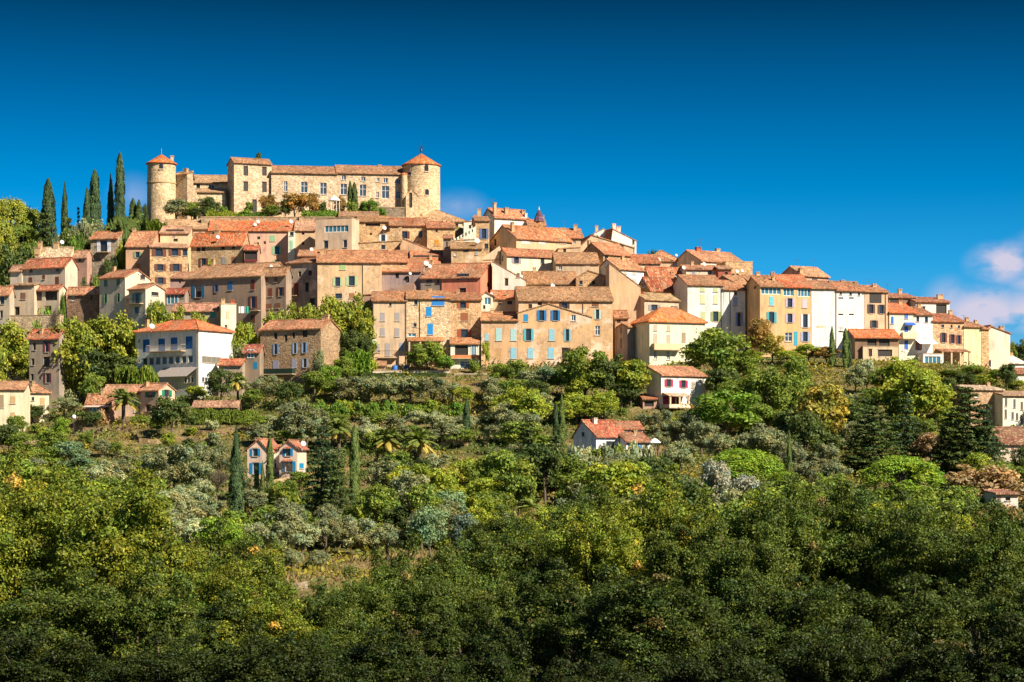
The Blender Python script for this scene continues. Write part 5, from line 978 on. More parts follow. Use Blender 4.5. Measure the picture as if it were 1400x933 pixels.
def add(kind, pos, nrm, tint, size, trunk, wdt, hgt, **kw):
    PROTO.setdefault(kind, []).append((leaf_mesh('crown', pos, nrm, size, tint, **kw), trunk, wdt, hgt))
for i in range(5):      # big oaks of the foreground
    bulges = crown_pts(13, 4.0, 4.0, 3.6, 8.6, .8, -.25); c = crown_pts(34, 4.2, 4.2, 3.6, 8.4, .4, -.6)
    c2 = np.concatenate([b + unit(15) * rng.uniform(.4, 2.0, (15, 1)) * np.array([.9, .9, 1.35]) for b in bulges]); c = np.concatenate([c, c2])
    r = rng.uniform(.22, .9, len(c)) ; r[:34] += .4; p, n_, t_ = lobed(c, r, 560, .15, dead=.011, shell=.6, lo=.45, hi=1.7)
    k_ = rng.random(len(p)) < .10; t_[k_] *= np.array([1.9, 1.6, 1.2])
    add('oak', p, n_, t_, rng.uniform(.085, .175, len(p)), trunk_mesh(7.5, .32, c, 12), 11.0, 14.0, aspect=1.5)
for i in range(4):      # broadleaved trees of the slope
    c = crown_pts(42, 2.7, 2.7, 2.6, 4.0, .45, -.6) + rng.normal(0, .25, (42, 3)); r = rng.uniform(.5, 1.15, 42); p, n_, t_ = lobed(c, r, 175, .24)
    add('broad', p, n_, t_, rng.uniform(.17, .33, len(p)), trunk_mesh(3.6, .2, c, 7), 6.8, 7.4)
for i in range(3):      # planes: lighter, bigger leaves
    c = crown_pts(80, 2.9, 2.9, 3.2, 4.0, .45, -.75) + rng.normal(0, .25, (80, 3)); r = rng.uniform(.45, 1.05, 80); p, n_, t_ = lobed(c, r, 165, .3, lo=.5, hi=1.6)
    add('plane', p, n_, t_, rng.uniform(.2, .36, len(p)), trunk_mesh(4.0, .26, c, 10), 7.0, 7.8, aspect=1.25)
for i in range(4):      # olives: loose and feathery
    c = crown_pts(34, 2.2, 2.2, 1.7, 2.9, .4, -.5) + rng.normal(0, .3, (34, 3)); r = rng.uniform(.4, .85, 34); p, n_, t_ = lobed(c, r, 430, .2, shell=.8, up=.5)
    add('olive', p, n_, t_, rng.uniform(.10, .17, len(p)), trunk_mesh(2.2, .2, c, 8), 5.4, 5.2, aspect=3.2)
for i in range(3):      # cypresses
    n = 9000; z = rng.random(n) ** .85; prof = np.minimum(1, z * 4 + .5) * (1 - z ** (3.2, 2.2, 4.5)[i]) ** (.7, .9, .6)[i] + .05; a = rng.uniform(0, 2 * np.pi, n)
    lob = 1 + .16 * np.sin(a * 3 + z * 14 + i) + .12 * np.sin(a * 5 - z * 23) + .06 * np.sin(z * 70)
    rr = prof * lob * (1 - .35 * rng.random(n) ** 2); p = np.stack([np.cos(a) * rr * .95, np.sin(a) * rr * .95, .25 + z * 11.5], 1)
    d = np.stack([np.cos(a), np.sin(a), .35 + 0 * a], 1) + unit(n) * .6; d /= np.linalg.norm(d, axis=1, keepdims=True)
    up_ = np.stack([0 * a, 0 * a, 1 + 0 * a], 1) + unit(n) * .4
    add('cypress', p, d, tints(n, .55, 1.4, .08), rng.uniform(.09, .17, n), trunk_mesh(3, .12, [], 0), 2.1, 11.8, aspect=3.0, mat='needle', stretch=up_)
for i in range(3):      # firs and cedars with drooping tiers
    c, r = [], []
    for k_ in range(13):
        z = 1.0 + k_ * .68; R_ = 2.9 * (1 - k_ / 14.5) ** .9 * rng.uniform(.8, 1.12); m = max(3, int(R_ * 4.6))
        for j in range(m):
            a = 2 * np.pi * (j + rng.random() * .7) / m
            for q in (.45, .8, 1.05):
                if R_ * q < .3: continue
                c.append([np.cos(a) * R_ * q, np.sin(a) * R_ * q, z - .28 * q * R_ * .5 + rng.normal(0, .1)]); r.append(rng.uniform(.26, .5))
    c = np.array(c); r = np.array(r); p, n_, t_ = lobed(c, r, 230, .16, squash=.42, up=.9, lo=.5, hi=1.45)
    add('conifer', p, n_, t_, rng.uniform(.10, .2, len(p)), trunk_mesh(9.2, .22, [], 0), 6.2, 10.2, aspect=2.6, mat='needle')
for i in range(2):      # umbrella pines
    c = []
    for k_ in range(150):
        a = rng.uniform(0, 2 * np.pi); q = rng.random() ** .5; c.append([np.cos(a) * q * 4.2, np.sin(a) * q * 4.2, 2.9 + 3.9 * (1 - q ** 2.3) ** .7 + rng.normal(0, .12)])
    c = np.array(c); r = rng.uniform(.5, .85, len(c)); p, n_, t_ = lobed(c, r, 260, .13, up=.8, squash=.7, lo=.7, hi=1.3)
    add('umbrella', p, n_, t_, rng.uniform(.08, .16, len(p)), trunk_mesh(5.0, .3, c, 16), 9.6, 7.6, aspect=2.6, mat='needle')
for i in range(3):      # low bushes
    c = crown_pts(16, .85, .85, .7, .75, .3, -.5); r = rng.uniform(.28, .55, 16); p, n_, t_ = lobed(c, r, 420, .15)
    add('bush', p, n_, t_, rng.uniform(.12, .24, len(p)), trunk_mesh(.8, .06, c, 5), 2.5, 1.9)
for i in range(2):      # clipped hedge, five metres long
    n = 5200; p = rng.uniform([-2.5, -.55, 0], [2.5, .55, 1.2], (n, 3)); f = rng.integers(0, 3, n)
    p[f == 0, 2] = 1.2 + rng.normal(0, .07, (f == 0).sum()); p[f == 1, 1] = -.55 + rng.normal(0, .06, (f == 1).sum()); p[f == 2, 1] = .55 + rng.normal(0, .06, (f == 2).sum())
    p[:, 2] += .12 * np.sin(p[:, 0] * 2.1 + i) ; nn = np.zeros((n, 3)); nn[f == 0, 2] = 1; nn[f == 1, 1] = -1; nn[f == 2, 1] = 1; nn += unit(n) * .8; nn /= np.linalg.norm(nn, axis=1, keepdims=True)
    add('hedge', p, nn, tints(n, .6, 1.35), rng.uniform(.12, .24, n), trunk_mesh(.7, .05, [], 0), 5.0, 1.3)
for i in range(2):      # leafless trees
    mb = MB()
    def twig(p, d, l, r, lv):
        q = p + d * l; mb.tube([tuple(p), tuple((p + q) / 2 + Vector(unit(1)[0]) * l * .06), tuple(q)], [r, r * .8, r * .6], 4, cap=False)
        if lv:
            for _ in range(4): nd = (d + Vector(unit(1)[0]) * .75 + Vector((0, 0, .15))).normalized(); twig(q if rng.random() < .6 else p.lerp(q, .7), nd, l * .72, r * .55, lv - 1)
    twig(Vector((0, 0, -.5)), Vector((0, 0, 1)), 1.8, .14, 5)
    me = bpy.data.meshes.new('branches'); me.from_pydata(mb.v, [], mb.f); me.update(); me.materials.append(M['bark']); PROTO.setdefault('bare', []).append((me, trunk_mesh(1.2, .16, [], 0), 4.4, 4.6))
def palm_proto(seed):   # date palms: arching fronds of many leaflets
    P_, N_, S_, T_ = [], [], [], []; z0 = 4.6
    for k_ in range(58):
        a = rng.uniform(0, 2 * np.pi); el = rng.uniform(-.5, 1.35); Lf = rng.uniform(2.5, 3.2); d = np.array([np.cos(a), np.sin(a)]); side = np.array([-d[1], d[0], 0])
        m = 26; s = np.linspace(.12, 1, m); hor = np.cos(el) * s * Lf * (1 - .12 * s) + .25 * s * Lf * max(0, el - .9); ver = np.sin(el) * s * Lf - (1.45 + .4 * (el > .6)) * s ** 2.1 * (.75 if el > 0 else .5)
        c = np.stack([d[0] * hor, d[1] * hor, z0 + ver], 1); tan = np.gradient(c, axis=0); tan /= np.linalg.norm(tan, axis=1, keepdims=True)
        old = el < -.15; tt = np.array([2.4, 1.45, 1.5]) if old else np.array([1., 1., 1.])
        for sg in (-1, 1):
            ld = side * sg * .8 + tan * .65 + np.array([0, 0, -.28]); ld /= np.linalg.norm(ld, axis=1, keepdims=True); ll = .62 * np.sin(np.pi * np.clip(s * .9 + .08, 0, 1))[:, None]
            P_.append(c + ld * ll * .5); S_.append(ld); nn = np.cross(ld, tan); N_.append(nn / np.linalg.norm(nn, axis=1, keepdims=True)); T_.append(tints(m, .7, 1.3, .05) * tt)
    p = np.concatenate(P_); n_ = np.concatenate(N_)
    mb = MB(); mb.tube([(0, 0, -1), (.05, 0, 1.2), (0, .04, 3), (0, 0, 4.2), (0, 0, 4.75)], [.36, .30, .27, .34, .16], 10); me = bpy.data.meshes.new('trunk'); me.from_pydata(mb.v, [], mb.f); me.update(); me.materials.append(M['bark'])
    PROTO.setdefault('palm', []).append((leaf_mesh('fronds', p, n_, .13, np.concatenate(T_), aspect=5.0, stretch=np.concatenate(S_)), me, 6.2, 7.4))
palm_proto(1); palm_proto(2)

PAL = dict(dark=((0.0445, 0.0632, 0.0152), 'dark green'), green=((0.0994, 0.1310, 0.0187), 'mid green'), lush=((0.0833, 0.1392, 0.0157), 'bright green'), palm=((.105, .13, .028), 'yellowish'), plane=((0.1313, 0.1449, 0.0168), 'yellow green'), lime=((0.1100, 0.1650, 0.0140), 'lime green'),
           yell=((.155, .178, .019), 'yellow green'), gold=((0.1987, 0.1680, 0.0280), 'golden yellow'), orange=((0.1920, 0.1200, 0.0320), 'orange brown'), olive=((.138, .148, .070), 'grey green'),
           pale=((0.2106, 0.2223, 0.1170), 'pale grey green'), silver=((0.2000, 0.2000, 0.1550), 'silvery'), teal=((.10, .145, .070), 'blue green'), blue=((.085, .118, .085), 'dusty blue'), brown=((0.2223, 0.1462, 0.0702), 'dull brown'),
           cyp=((0.0308, 0.0528, 0.0176), 'dark green'), cyl=((0.0690, 0.0978, 0.0207), 'lighter green'), oak=((0.0440, 0.0616, 0.0088), 'green'), oakl=((0.0808, 0.0969, 0.0095), 'yellowing'), oak_shade_deep=((0.0104, 0.0160, 0.0032), 'shade-deepened green'), oak_shade_light=((0.0298, 0.0433, 0.0068), 'olive green'), oak_shade_mid=((.0155, .0235, .0035), 'shade-dulled green'), bare=((0.1000, 0.1000, 0.1000), 'leafless'))  # three darkest oak tones put the shade of the nearer rows into leaf colour
NAMES = dict(oak=('oak_tree', 'oak', 'tree'), broad=('broadleaf_tree', 'broadleaf tree', 'tree'), plane=('plane_tree', 'plane tree', 'tree'), olive=('olive_tree', 'olive tree', 'tree'), cypress=('cypress_tree', 'cypress', 'tree'),
             conifer=('conifer_tree', 'conifer', 'tree'), umbrella=('umbrella_pine', 'umbrella pine', 'tree'), bush=('bush', 'bush', 'bush'), hedge=('hedge', 'hedge', 'hedge'), bare=('bare_tree', 'bare tree', 'tree'), palm=('palm_tree', 'date palm', 'palm'))
GRP = dict(oak='oaks in the foreground wood', olive='olive trees on the terraces', cypress='cypresses', plane='plane trees among the houses', broad='broadleaf trees on the slope', conifer='conifers on the slope', bush='bushes on the slope', hedge='hedges', palm='date palms', umbrella='umbrella pines', bare='bare trees')
PLANTS = []; cnt = {}
def T(kind, px, pt, pb, wpx, col='green', label=None, Y=None, rot=None, base=None):
    """a plant from its photo column, top row, ground row and width. Y overrides the distance"""
    if Y is None or (Y < 398 and pb > 535 and kind != 'oak' and abs(HZ - gz((px - 700) / F * Y, Y) / Y * F - pb) > 12): Y = Yof(px, pb)
    x = (px - 700) / F * Y; z = gz(x, Y) if base is None else (HZ - base) / F * Y
    ztop = (HZ - pt) / F * Y; h = max(.5, ztop - z + .1); wd = wpx / F * Y
    vs_ = PROTO[kind]; i = cnt[kind] = cnt.get(kind, -1) + 1; cr_, tr_, w0, h0 = vs_[i % len(vs_)]
    nm, wordk, cat = NAMES[kind]; rgb, wordc = PAL[col]
    e = empty(nm, (x, Y, z), rng.uniform(0, 6.283) if rot is None else rot); sx = wd / w0; e.scale = (sx, sx, h / h0) if kind != 'hedge' else (sx, max(.6, h / h0 * .9), h / h0)
    c = bpy.data.objects.new(cr_.name.split('.')[0], cr_); COL.objects.link(c); c.parent = e; c.color = rgb + (1,)
    t = bpy.data.objects.new('trunk' if kind not in ('bush', 'hedge') else 'stem', tr_); COL.objects.link(t); t.parent = e
    tag(e, None, cat, GRP[kind]); PLANTS.append(dict(o=e, kind=wordk, col=wordc, px=px, py=(pt + pb) / 2, pt=pt, w=wpx, h=pb - pt, Y=Y, label=label, f=kind == 'oak')); return e

# hill behind and castle garden
T('umbrella', 14, 268, 385, 84, 'plane', Y=476); T('umbrella', 44, 284, 380, 62, 'plane', Y=479); T('umbrella', -6, 296, 410, 76, 'plane', Y=464); T('umbrella', 30, 306, 392, 66, 'green', Y=468); T('plane', 20, 318, 395, 60, 'dark', Y=470); T('bush', 8, 345, 372, 40, 'yell', Y=458)
T('broad', 20, 330, 400, 60, 'dark', Y=455); T('broad', 45, 320, 372, 40, 'green', Y=461); T('broad', -25, 290, 400, 70, 'green', Y=480)
T('cypress', 66, 245, 335, 23, 'cyp', Y=472); T('cypress', 88.5, 250, 325, 13, 'cyp', Y=474); T('conifer', 107, 277, 330, 12, 'dark', Y=476)
T('cypress', 129.5, 233, 330, 17, 'cyp', Y=473); T('cypress', 119, 257, 325, 12, 'cyp', Y=472); T('cypress', 151.5, 238, 325, 12, 'cyp', Y=474); T('cypress', 164, 210, 330, 14, 'cyp', Y=471)
T('cypress', 182, 272, 318, 14, 'dark', Y=474); T('cypress', 190, 274, 318, 15, 'dark', Y=473); T('broad', 198, 277, 312, 9, 'dark', Y=474)
T('conifer', 62, 282, 352, 62, 'dark', Y=464); T('conifer', 93, 288, 352, 48, 'dark', Y=463); T('broad', 125, 296, 345, 46, 'olive', Y=465); T('olive', 110, 300, 345, 40, 'olive', Y=462); T('broad', 150, 300, 345, 40, 'green', Y=464)
T('broad', 106, 315, 352, 26, 'lush', Y=457); T('broad', 188, 297, 325, 34, 'lush', Y=466); T('hedge', 178, 312, 325, 30, 'dark', Y=463); T('hedge', 208, 308, 322, 30, 'green', Y=465); T('broad', 78, 318, 352, 40, 'dark', Y=460)
T('broad', 241, 270, 304, 44, 'olive', Y=472); T('broad', 262, 276, 303, 26, 'green', Y=473); T('broad', 285, 268, 303, 36, 'dark', Y=474); T('broad', 271, 282, 304, 26, 'dark', Y=471); T('bush', 291, 284, 298, 18, 'green', Y=470); T('bush', 307, 280, 297, 16, 'lush', Y=470)
T('hedge', 303, 291, 301, 40, 'yell', Y=469.5, rot=0); T('bush', 334, 285, 301, 24, 'lush', Y=470); T('broad', 341, 274, 300, 13, 'green', Y=471); T('hedge', 352, 292, 301, 30, 'lush', Y=469.6, rot=0)
T('broad', 366, 265, 298, 26, 'orange', Y=471); T('broad', 372, 280, 302, 30, 'green', Y=470); T('broad', 390, 272, 302, 18, 'dark', Y=470); T('broad', 403, 262, 300, 42, 'orange', Y=471); T('broad', 423, 263, 298, 34, 'orange', Y=470.5)
T('bush', 441.5, 273, 293, 12, 'dark', Y=470.2); T('hedge', 440, 290, 301, 54, 'lush', Y=469.4, rot=0); T('bush', 420, 288, 302, 20, 'green', Y=469); T('broad', 465, 267, 290, 16, 'orange', Y=471.5); T('cypress', 478.5, 248, 288, 7, 'dark', Y=474); T('cypress', 484.5, 250, 288, 11, 'dark', Y=474)
T('bush', 481, 270, 289, 19, 'green', Y=470.5); T('broad', 506, 271, 292, 28, 'lush', Y=470.5); T('bush', 523, 283, 296, 14, 'lush', Y=470); T('bush', 495, 275, 290, 14, 'green', Y=471); T('bush', 450, 284, 294, 10, 'green', Y=470)
p_ = T('bush', 353.5, 208, 224, 10, 'dark', 'small shrub growing on top of the castle keep', Y=485, base=221)
T('broad', 900, 335, 366, 22, 'dark', Y=455); T('broad', 890, 339, 366, 16, 'dark', Y=456); T('bush', 911, 344, 360, 14, 'green', Y=454)
for a in ((1383, 466, 520, 22, 'green'), (1397, 462, 520, 24, 'dark'), (1412, 466, 520, 24, 'green')): T('broad', *a[:4], a[4], Y=500)
for px_ in range(148, 216, 11): T('bush', px_, 303 + rng.uniform(-3, 4), 330, 22, ('green', 'dark', 'lush', 'olive')[rng.integers(4)], Y=466.5); T('broad', px_ + 4, 308 + rng.uniform(-2, 6), 345, 24, ('green', 'dark')[rng.integers(2)], Y=463)
for px_ in range(80, 150, 14): T('broad', px_, 312 + rng.uniform(-3, 6), 352, 32, ('green', 'dark', 'olive')[rng.integers(3)], Y=462)
# among the houses
T('broad', 152, 347, 376, 26, 'dark', Y=451); T('bush', 147, 352, 376, 24, 'dark', Y=450); T('broad', 165, 326, 366, 15, 'yell', Y=452)
T('broad', 116, 374, 402, 22, 'dark', Y=433); T('broad', 132, 366, 398, 18, 'green', Y=434); T('bush', 68, 406, 424, 30, 'lush', Y=423); T('bush', 54, 410, 424, 14, 'green', Y=423); T('broad', 85, 398, 432, 10, 'lush', Y=422); T('bush', 50, 431, 452, 24, 'green', Y=416)
T('bare', 78, 418, 448, 22, 'bare', Y=419)
T('plane', 15, 440, 536, 74, 'plane', Y=392); T('plane', -12, 446, 530, 50, 'plane', Y=394); T('plane', 104, 431, 525, 78, 'plane', Y=402); T('plane', 138, 432, 525, 74, 'plane', Y=405); T('plane', 170, 427, 520, 72, 'plane', Y=403); T('broad', 124, 468, 522, 60, 'dark', Y=401); T('broad', 160, 480, 522, 60, 'dark', Y=400)
T('plane', 40, 470, 536, 30, 'plane', Y=390)
T('broad', 211, 402, 432, 34, 'green', Y=414); T('plane', 218, 416, 458, 40, 'plane', Y=411); T('plane', 244, 418, 455, 44, 'plane', Y=407); T('plane', 272, 424, 455, 44, 'plane', Y=404); T('broad', 333, 438, 482, 32, 'yell', Y=401); T('bush', 345, 430, 455, 14, 'green', Y=407); T('bush', 328, 462, 486, 30, 'olive', Y=398)
for a in ((372, 424, 470, 40), (395, 414, 475, 50), (425, 414, 470, 50), (455, 404, 482, 56), (486, 402, 488, 54), (500, 420, 490, 36)): T('plane', *a, 'plane', Y=405 + rng.uniform(-2, 3))
T('broad', 480, 450, 498, 40, 'dark', Y=401); T('broad', 500, 455, 500, 20, 'dark', Y=400)
T('bush', 275, 364, 376, 20, 'yell', Y=443); T('bush', 293, 358, 376, 24, 'yell', Y=443); T('broad', 288, 347, 378, 13, 'yell', 'thin climbing plant up the stone house with four small windows', Y=444); T('bush', 314, 362, 376, 18, 'yell', Y=443); T('bush', 330, 358, 374, 14, 'yell', Y=443)
# below the village, left
T('broad', 112, 503, 552, 48, 'yell', Y=384); T('broad', 128, 508, 556, 36, 'green', Y=386); T('hedge', 172, 508, 530, 22, 'green', Y=389, rot=0); T('hedge', 196, 508, 528, 36, 'green', Y=388, rot=0); T('bush', 96, 530, 556, 34, 'olive', Y=380); T('olive', 88, 540, 575, 44, 'olive'); T('broad', 45, 552, 582, 38, 'dark', Y=370); T('broad', 22, 566, 600, 30, 'green')
T('palm', 169, 522, 582, 56, 'palm', Y=371); T('broad', 128, 562, 590, 26, 'dark'); T('bush', 139, 556, 580, 20, 'brown', Y=370); T('broad', 191, 568, 592, 30, 'green', Y=368); T('broad', 235, 538, 602, 62, 'dark', Y=364); T('broad', 268, 526, 553, 34, 'yell', Y=378); T('broad', 214, 572, 596, 22, 'green')
T('broad', 302, 502, 548, 40, 'dark', Y=385); T('palm', 325, 500, 548, 34, 'palm', Y=386); T('olive', 356, 516, 556, 46, 'olive', Y=384); T('broad', 395, 520, 566, 42, 'dark', Y=379); T('broad', 345, 530, 562, 34, 'green', Y=380); T('broad', 374, 512, 545, 24, 'olive', Y=388)
T('olive', 437, 476, 532, 24, 'olive', Y=391); T('broad', 452, 498, 540, 36, 'lush', Y=389); T('broad', 470, 487, 520, 34, 'green', Y=394); T('broad', 430, 505, 548, 40, 'green', Y=386); T('bush', 437, 511, 526, 20, 'yell', Y=388); T('broad', 460, 520, 552, 44, 'green', Y=384)
T('hedge', 490, 483, 500, 34, 'lush', Y=398, rot=0); T('bush', 508, 488, 505, 24, 'yell', Y=398)
for a in ((478, 514, 555, 52), (505, 512, 555, 48), (532, 514, 556, 50), (560, 513, 556, 52), (590, 515, 556, 50), (618, 520, 555, 40)): T('olive', *a, 'olive')
T('hedge', 525, 511, 520, 60, 'dark', Y=396, rot=0); T('hedge', 580, 511, 520, 60, 'dark', Y=396, rot=0)
for px in range(415, 640, 11): T('bush', px + rng.uniform(-3, 3), 549 + rng.uniform(-5, 5), 572 + rng.uniform(-2, 3), rng.uniform(18, 28), ('lush', 'green', 'lush', 'yell')[rng.integers(4)])
for px in (280, 308, 336): T('hedge', px, 563 + rng.uniform(-2, 2), 580, 34, 'green', rot=rng.uniform(-.1, .1))
T('broad', 584, 466, 512, 50, 'green', Y=398.5); T('broad', 570, 476, 512, 34, 'green', Y=398); T('broad', 607, 485, 514, 34, 'lush', Y=397.5); T('bush', 648, 490, 512, 18, 'green', Y=397.6); T('broad', 664, 466, 494, 14, 'yell', Y=399); T('bush', 690, 498, 512, 26, 'green', Y=398)
for px in range(350, 650, 24):
    for pb in (594, 612): T('olive' if rng.random() < .6 else 'broad', px + rng.uniform(-9, 9), pb - rng.uniform(24, 34), pb, rng.uniform(32, 46), ('olive', 'pale', 'green')[rng.integers(3)])
# centre below the ochre houses
for a in ((682, 496, 530, 36, 'green'), (706, 490, 535, 40, 'green'), (725, 504, 545, 44, 'olive'), (748, 500, 545, 40, 'teal'), (775, 498, 548, 40, 'green'), (672, 515, 550, 40, 'olive'), (700, 515, 560, 50, 'green'), (795, 510, 560, 50, 'yell')): T('broad', *a)
T('broad', 800, 472, 556, 74, 'green', Y=396); T('broad', 832, 482, 556, 60, 'dark', Y=395); T('broad', 862, 487, 556, 66, 'yell', Y=391); T('broad', 850, 515, 562, 50, 'dark', Y=388)
for a in ((788, 536, 580, 48), (826, 532, 578, 44), (770, 545, 585, 40), (806, 545, 582, 40)): T('broad', *a, 'yell')
T('broad', 715, 528, 575, 56, 'yell'); T('broad', 740, 535, 580, 44, 'olive'); T('cypress', 768, 540, 612, 12, 'cyl'); T('cypress', 760, 552, 612, 9, 'cyp'); T('conifer', 722, 572, 668, 74, 'dark'); T('conifer', 760, 590, 672, 58, 'dark'); T('broad', 745, 600, 690, 60, 'dark'); T('cypress', 638, 545, 604, 11, 'cyp'); T('broad', 633, 528, 560, 30, 'yell')
# right
T('broad', 980, 446, 532, 94, 'green', 'tall full green tree just right of the cream hip roofed house', Y=386); T('broad', 1008, 478, 540, 62, 'green', Y=385); T('broad', 990, 500, 558, 60, 'dark', Y=376)
T('broad', 1040, 434, 540, 40, 'orange', Y=402); T('broad', 1056, 455, 535, 40, 'gold', Y=401); T('broad', 1025, 478, 545, 44, 'yell', Y=399); T('broad', 1075, 478, 540, 44, 'yell', Y=400); T('broad', 1105, 470, 535, 42, 'yell', Y=402); T('broad', 1130, 474, 538, 40, 'orange', Y=401); T('broad', 1088, 485, 545, 46, 'green', Y=397)
T('cypress', 1137.5, 447, 524, 10, 'cyl', Y=399); T('cypress', 1156, 450, 530, 9, 'cyl', Y=398); T('cypress', 1161.5, 462, 530, 7, 'cyp', Y=398)
T('broad', 1185, 487, 540, 34, 'pale', Y=397); T('broad', 1170, 500, 545, 34, 'olive', Y=396); T('broad', 1208, 500, 545, 46, 'green', Y=396); T('broad', 1233, 486, 556, 66, 'yell', Y=397); T('broad', 1262, 500, 560, 50, 'yell', Y=396); T('broad', 1250, 505, 600, 90, 'yell', Y=388)
T('broad', 995, 530, 612, 100, 'lush', 'broad bright green fig tree to the lower right of the crimson shuttered house', Y=374); T('broad', 1050, 500, 590, 74, 'green', Y=386); T('broad', 1125, 517, 622, 90, 'gold', 'large golden yellow tree below the right hand row of tall houses', Y=372); T('broad', 1090, 515, 580, 50, 'green', Y=388); T('broad', 1100, 560, 640, 60, 'dark', Y=366); T('broad', 1080, 555, 620, 50, 'dark', Y=370)
T('conifer', 1195, 548, 645, 92, 'dark', Y=360); T('conifer', 1238, 530, 640, 60, 'cyp', Y=363); T('cypress', 1244, 528, 600, 14, 'cyp', Y=370); T('cypress', 1215, 545, 600, 12, 'cyp', Y=372); T('broad', 1280, 520, 590, 60, 'yell', Y=385); T('conifer', 1175, 575, 650, 60, 'dark', Y=356)
T('conifer', 1322, 520, 648, 92, 'dark', 'broad very dark cedar below the turquoise basin', Y=362); T('conifer', 1345, 545, 650, 70, 'cyp', Y=360); T('conifer', 1298, 560, 645, 60, 'dark', Y=358); T('broad', 1272, 590, 645, 44, 'brown', Y=355)
for a in ((1300, 506, 534, 34, 'green'), (1320, 508, 536, 30, 'dark'), (1345, 510, 536, 40, 'yell'), (1330, 500, 522, 36, 'green'), (1362, 505, 535, 30, 'green'), (1290, 515, 545, 40, 'dark')): T('broad', *a, Y=394)
T('broad', 1377, 494, 540, 30, 'dark', Y=394); T('broad', 1390, 520, 545, 24, 'yell', Y=390); T('bush', 1380, 578, 592, 30, 'yell', Y=375); T('broad', 1395, 610, 660, 30, 'dark', Y=350)
T('umbrella', 1018, 612, 700, 130, 'lime', 'bright lime umbrella pine dome behind the silvery tree', Y=300); T('umbrella', 1233, 622, 710, 136, 'lime', 'wide lime umbrella pine dome left of the brown tree', Y=298); T('broad', 1345, 632, 720, 120, 'brown', 'large dull brown rounded tree at the right edge', Y=285)
T('broad', 980, 622, 720, 50, 'silver', Y=280); T('broad', 1022, 648, 740, 56, 'silver', Y=272); T('broad', 1000, 665, 750, 50, 'pale', Y=265); T('cypress', 1079, 590, 665, 8, 'cyl', Y=310); T('bare', 1090, 615, 655, 16, 'bare', Y=305)
# round the villas
T('cypress', 323, 586, 715, 22, 'cyp', 'tallest dark cypress just left of the pink villa'); T('cypress', 369, 598, 692, 11, 'cyl', 'slim cypress standing in front of the pink villa'); T('cypress', 351, 636, 690, 8, 'cyl', 'small thin cypress below the left window of the pink villa'); T('cypress', 359, 632, 692, 8, 'cyl', 'second small thin cypress below the pink villa')
T('broad', 345, 668, 715, 50, 'olive', Y=283); T('broad', 410, 642, 672, 34, 'green', Y=303); T('broad', 390, 656, 690, 40, 'green', Y=298); T('broad', 383, 672, 702, 26, 'yell', Y=290); T('bare', 391, 632, 664, 22, 'bare', Y=309); T('bush', 415, 630, 655, 16, 'brown', Y=309)
T('conifer', 440, 572, 708, 60, 'cyp', 'broad dark conifer right of the pink villa'); T('conifer', 462, 605, 715, 50, 'dark'); T('palm', 463, 562, 622, 52, 'palm', 'date palm behind the dark conifer', Y=330); T('cypress', 485, 582, 702, 15, 'cyl', 'tall slim cypress right of the dark conifer'); T('cypress', 433, 552, 600, 9, 'cyl')
T('palm', 531, 575, 642, 60, 'palm', 'left of two date palms on the middle of the slope', Y=318); T('palm', 573, 575, 648, 62, 'palm', 'right of two date palms on the middle of the slope', Y=315); T('palm', 727, 672, 742, 64, 'palm', 'lone date palm with an orange fruit cluster low on the slope', Y=262)
T('olive', 405, 548, 612, 60, 'olive'); T('olive', 432, 560, 610, 40, 'olive'); T('broad', 515, 585, 640, 40, 'green'); T('olive', 505, 578, 620, 36, 'pale'); T('conifer', 530, 620, 700, 40, 'dark')
T('broad', 615, 636, 690, 48, 'gold', 'small golden tree in the middle of the slope'); T('broad', 612, 670, 730, 60, 'teal'); T('broad', 588, 690, 770, 56, 'teal'); T('broad', 636, 700, 770, 50, 'blue'); T('broad', 625, 660, 720, 44, 'yell'); T('broad', 690, 612, 700, 76, 'green'); T('broad', 655, 625, 700, 50, 'green'); T('broad', 560, 640, 715, 60, 'olive'); T('broad', 580, 655, 740, 60, 'green'); T('broad', 662, 680, 750, 40, 'yell'); T('broad', 515, 660, 730, 60, 'green'); T('broad', 545, 690, 740, 50, 'dark')
T('broad', 710, 640, 725, 60, 'green'); T('broad', 750, 690, 765, 40, 'yell'); T('broad', 795, 690, 780, 70, 'yell'); T('broad', 690, 700, 760, 40, 'olive')
for px_ in range(788, 900, 14): T('bush', px_ + rng.uniform(-3, 3), 599 + rng.uniform(0, 6), 652, 26, ('olive', 'green', 'pale')[rng.integers(3)], Y=322)
for a in ((800, 620, 672, 60, 'olive'), (850, 618, 668, 60, 'olive'), (885, 625, 670, 60, 'olive'), (830, 645, 700, 60, 'brown'), (905, 590, 612, 0, ''), (920, 612, 655, 60, 'olive')):
    if a[3]: T('olive', *a[:4], a[4])
for a in ((905, 560, 600, 36), (925, 572, 612, 44), (900, 590, 625, 30), (942, 560, 610, 50), (960, 575, 625, 56), (985, 590, 640, 54), (1045, 582, 640, 70), (1020, 590, 640, 50), (1075, 600, 650, 44), (930, 600, 650, 50), (1110, 628, 675, 50), (1140, 630, 680, 50), (880, 566, 592, 30), (1090, 605, 660, 40)): T('olive', *a, 'olive')
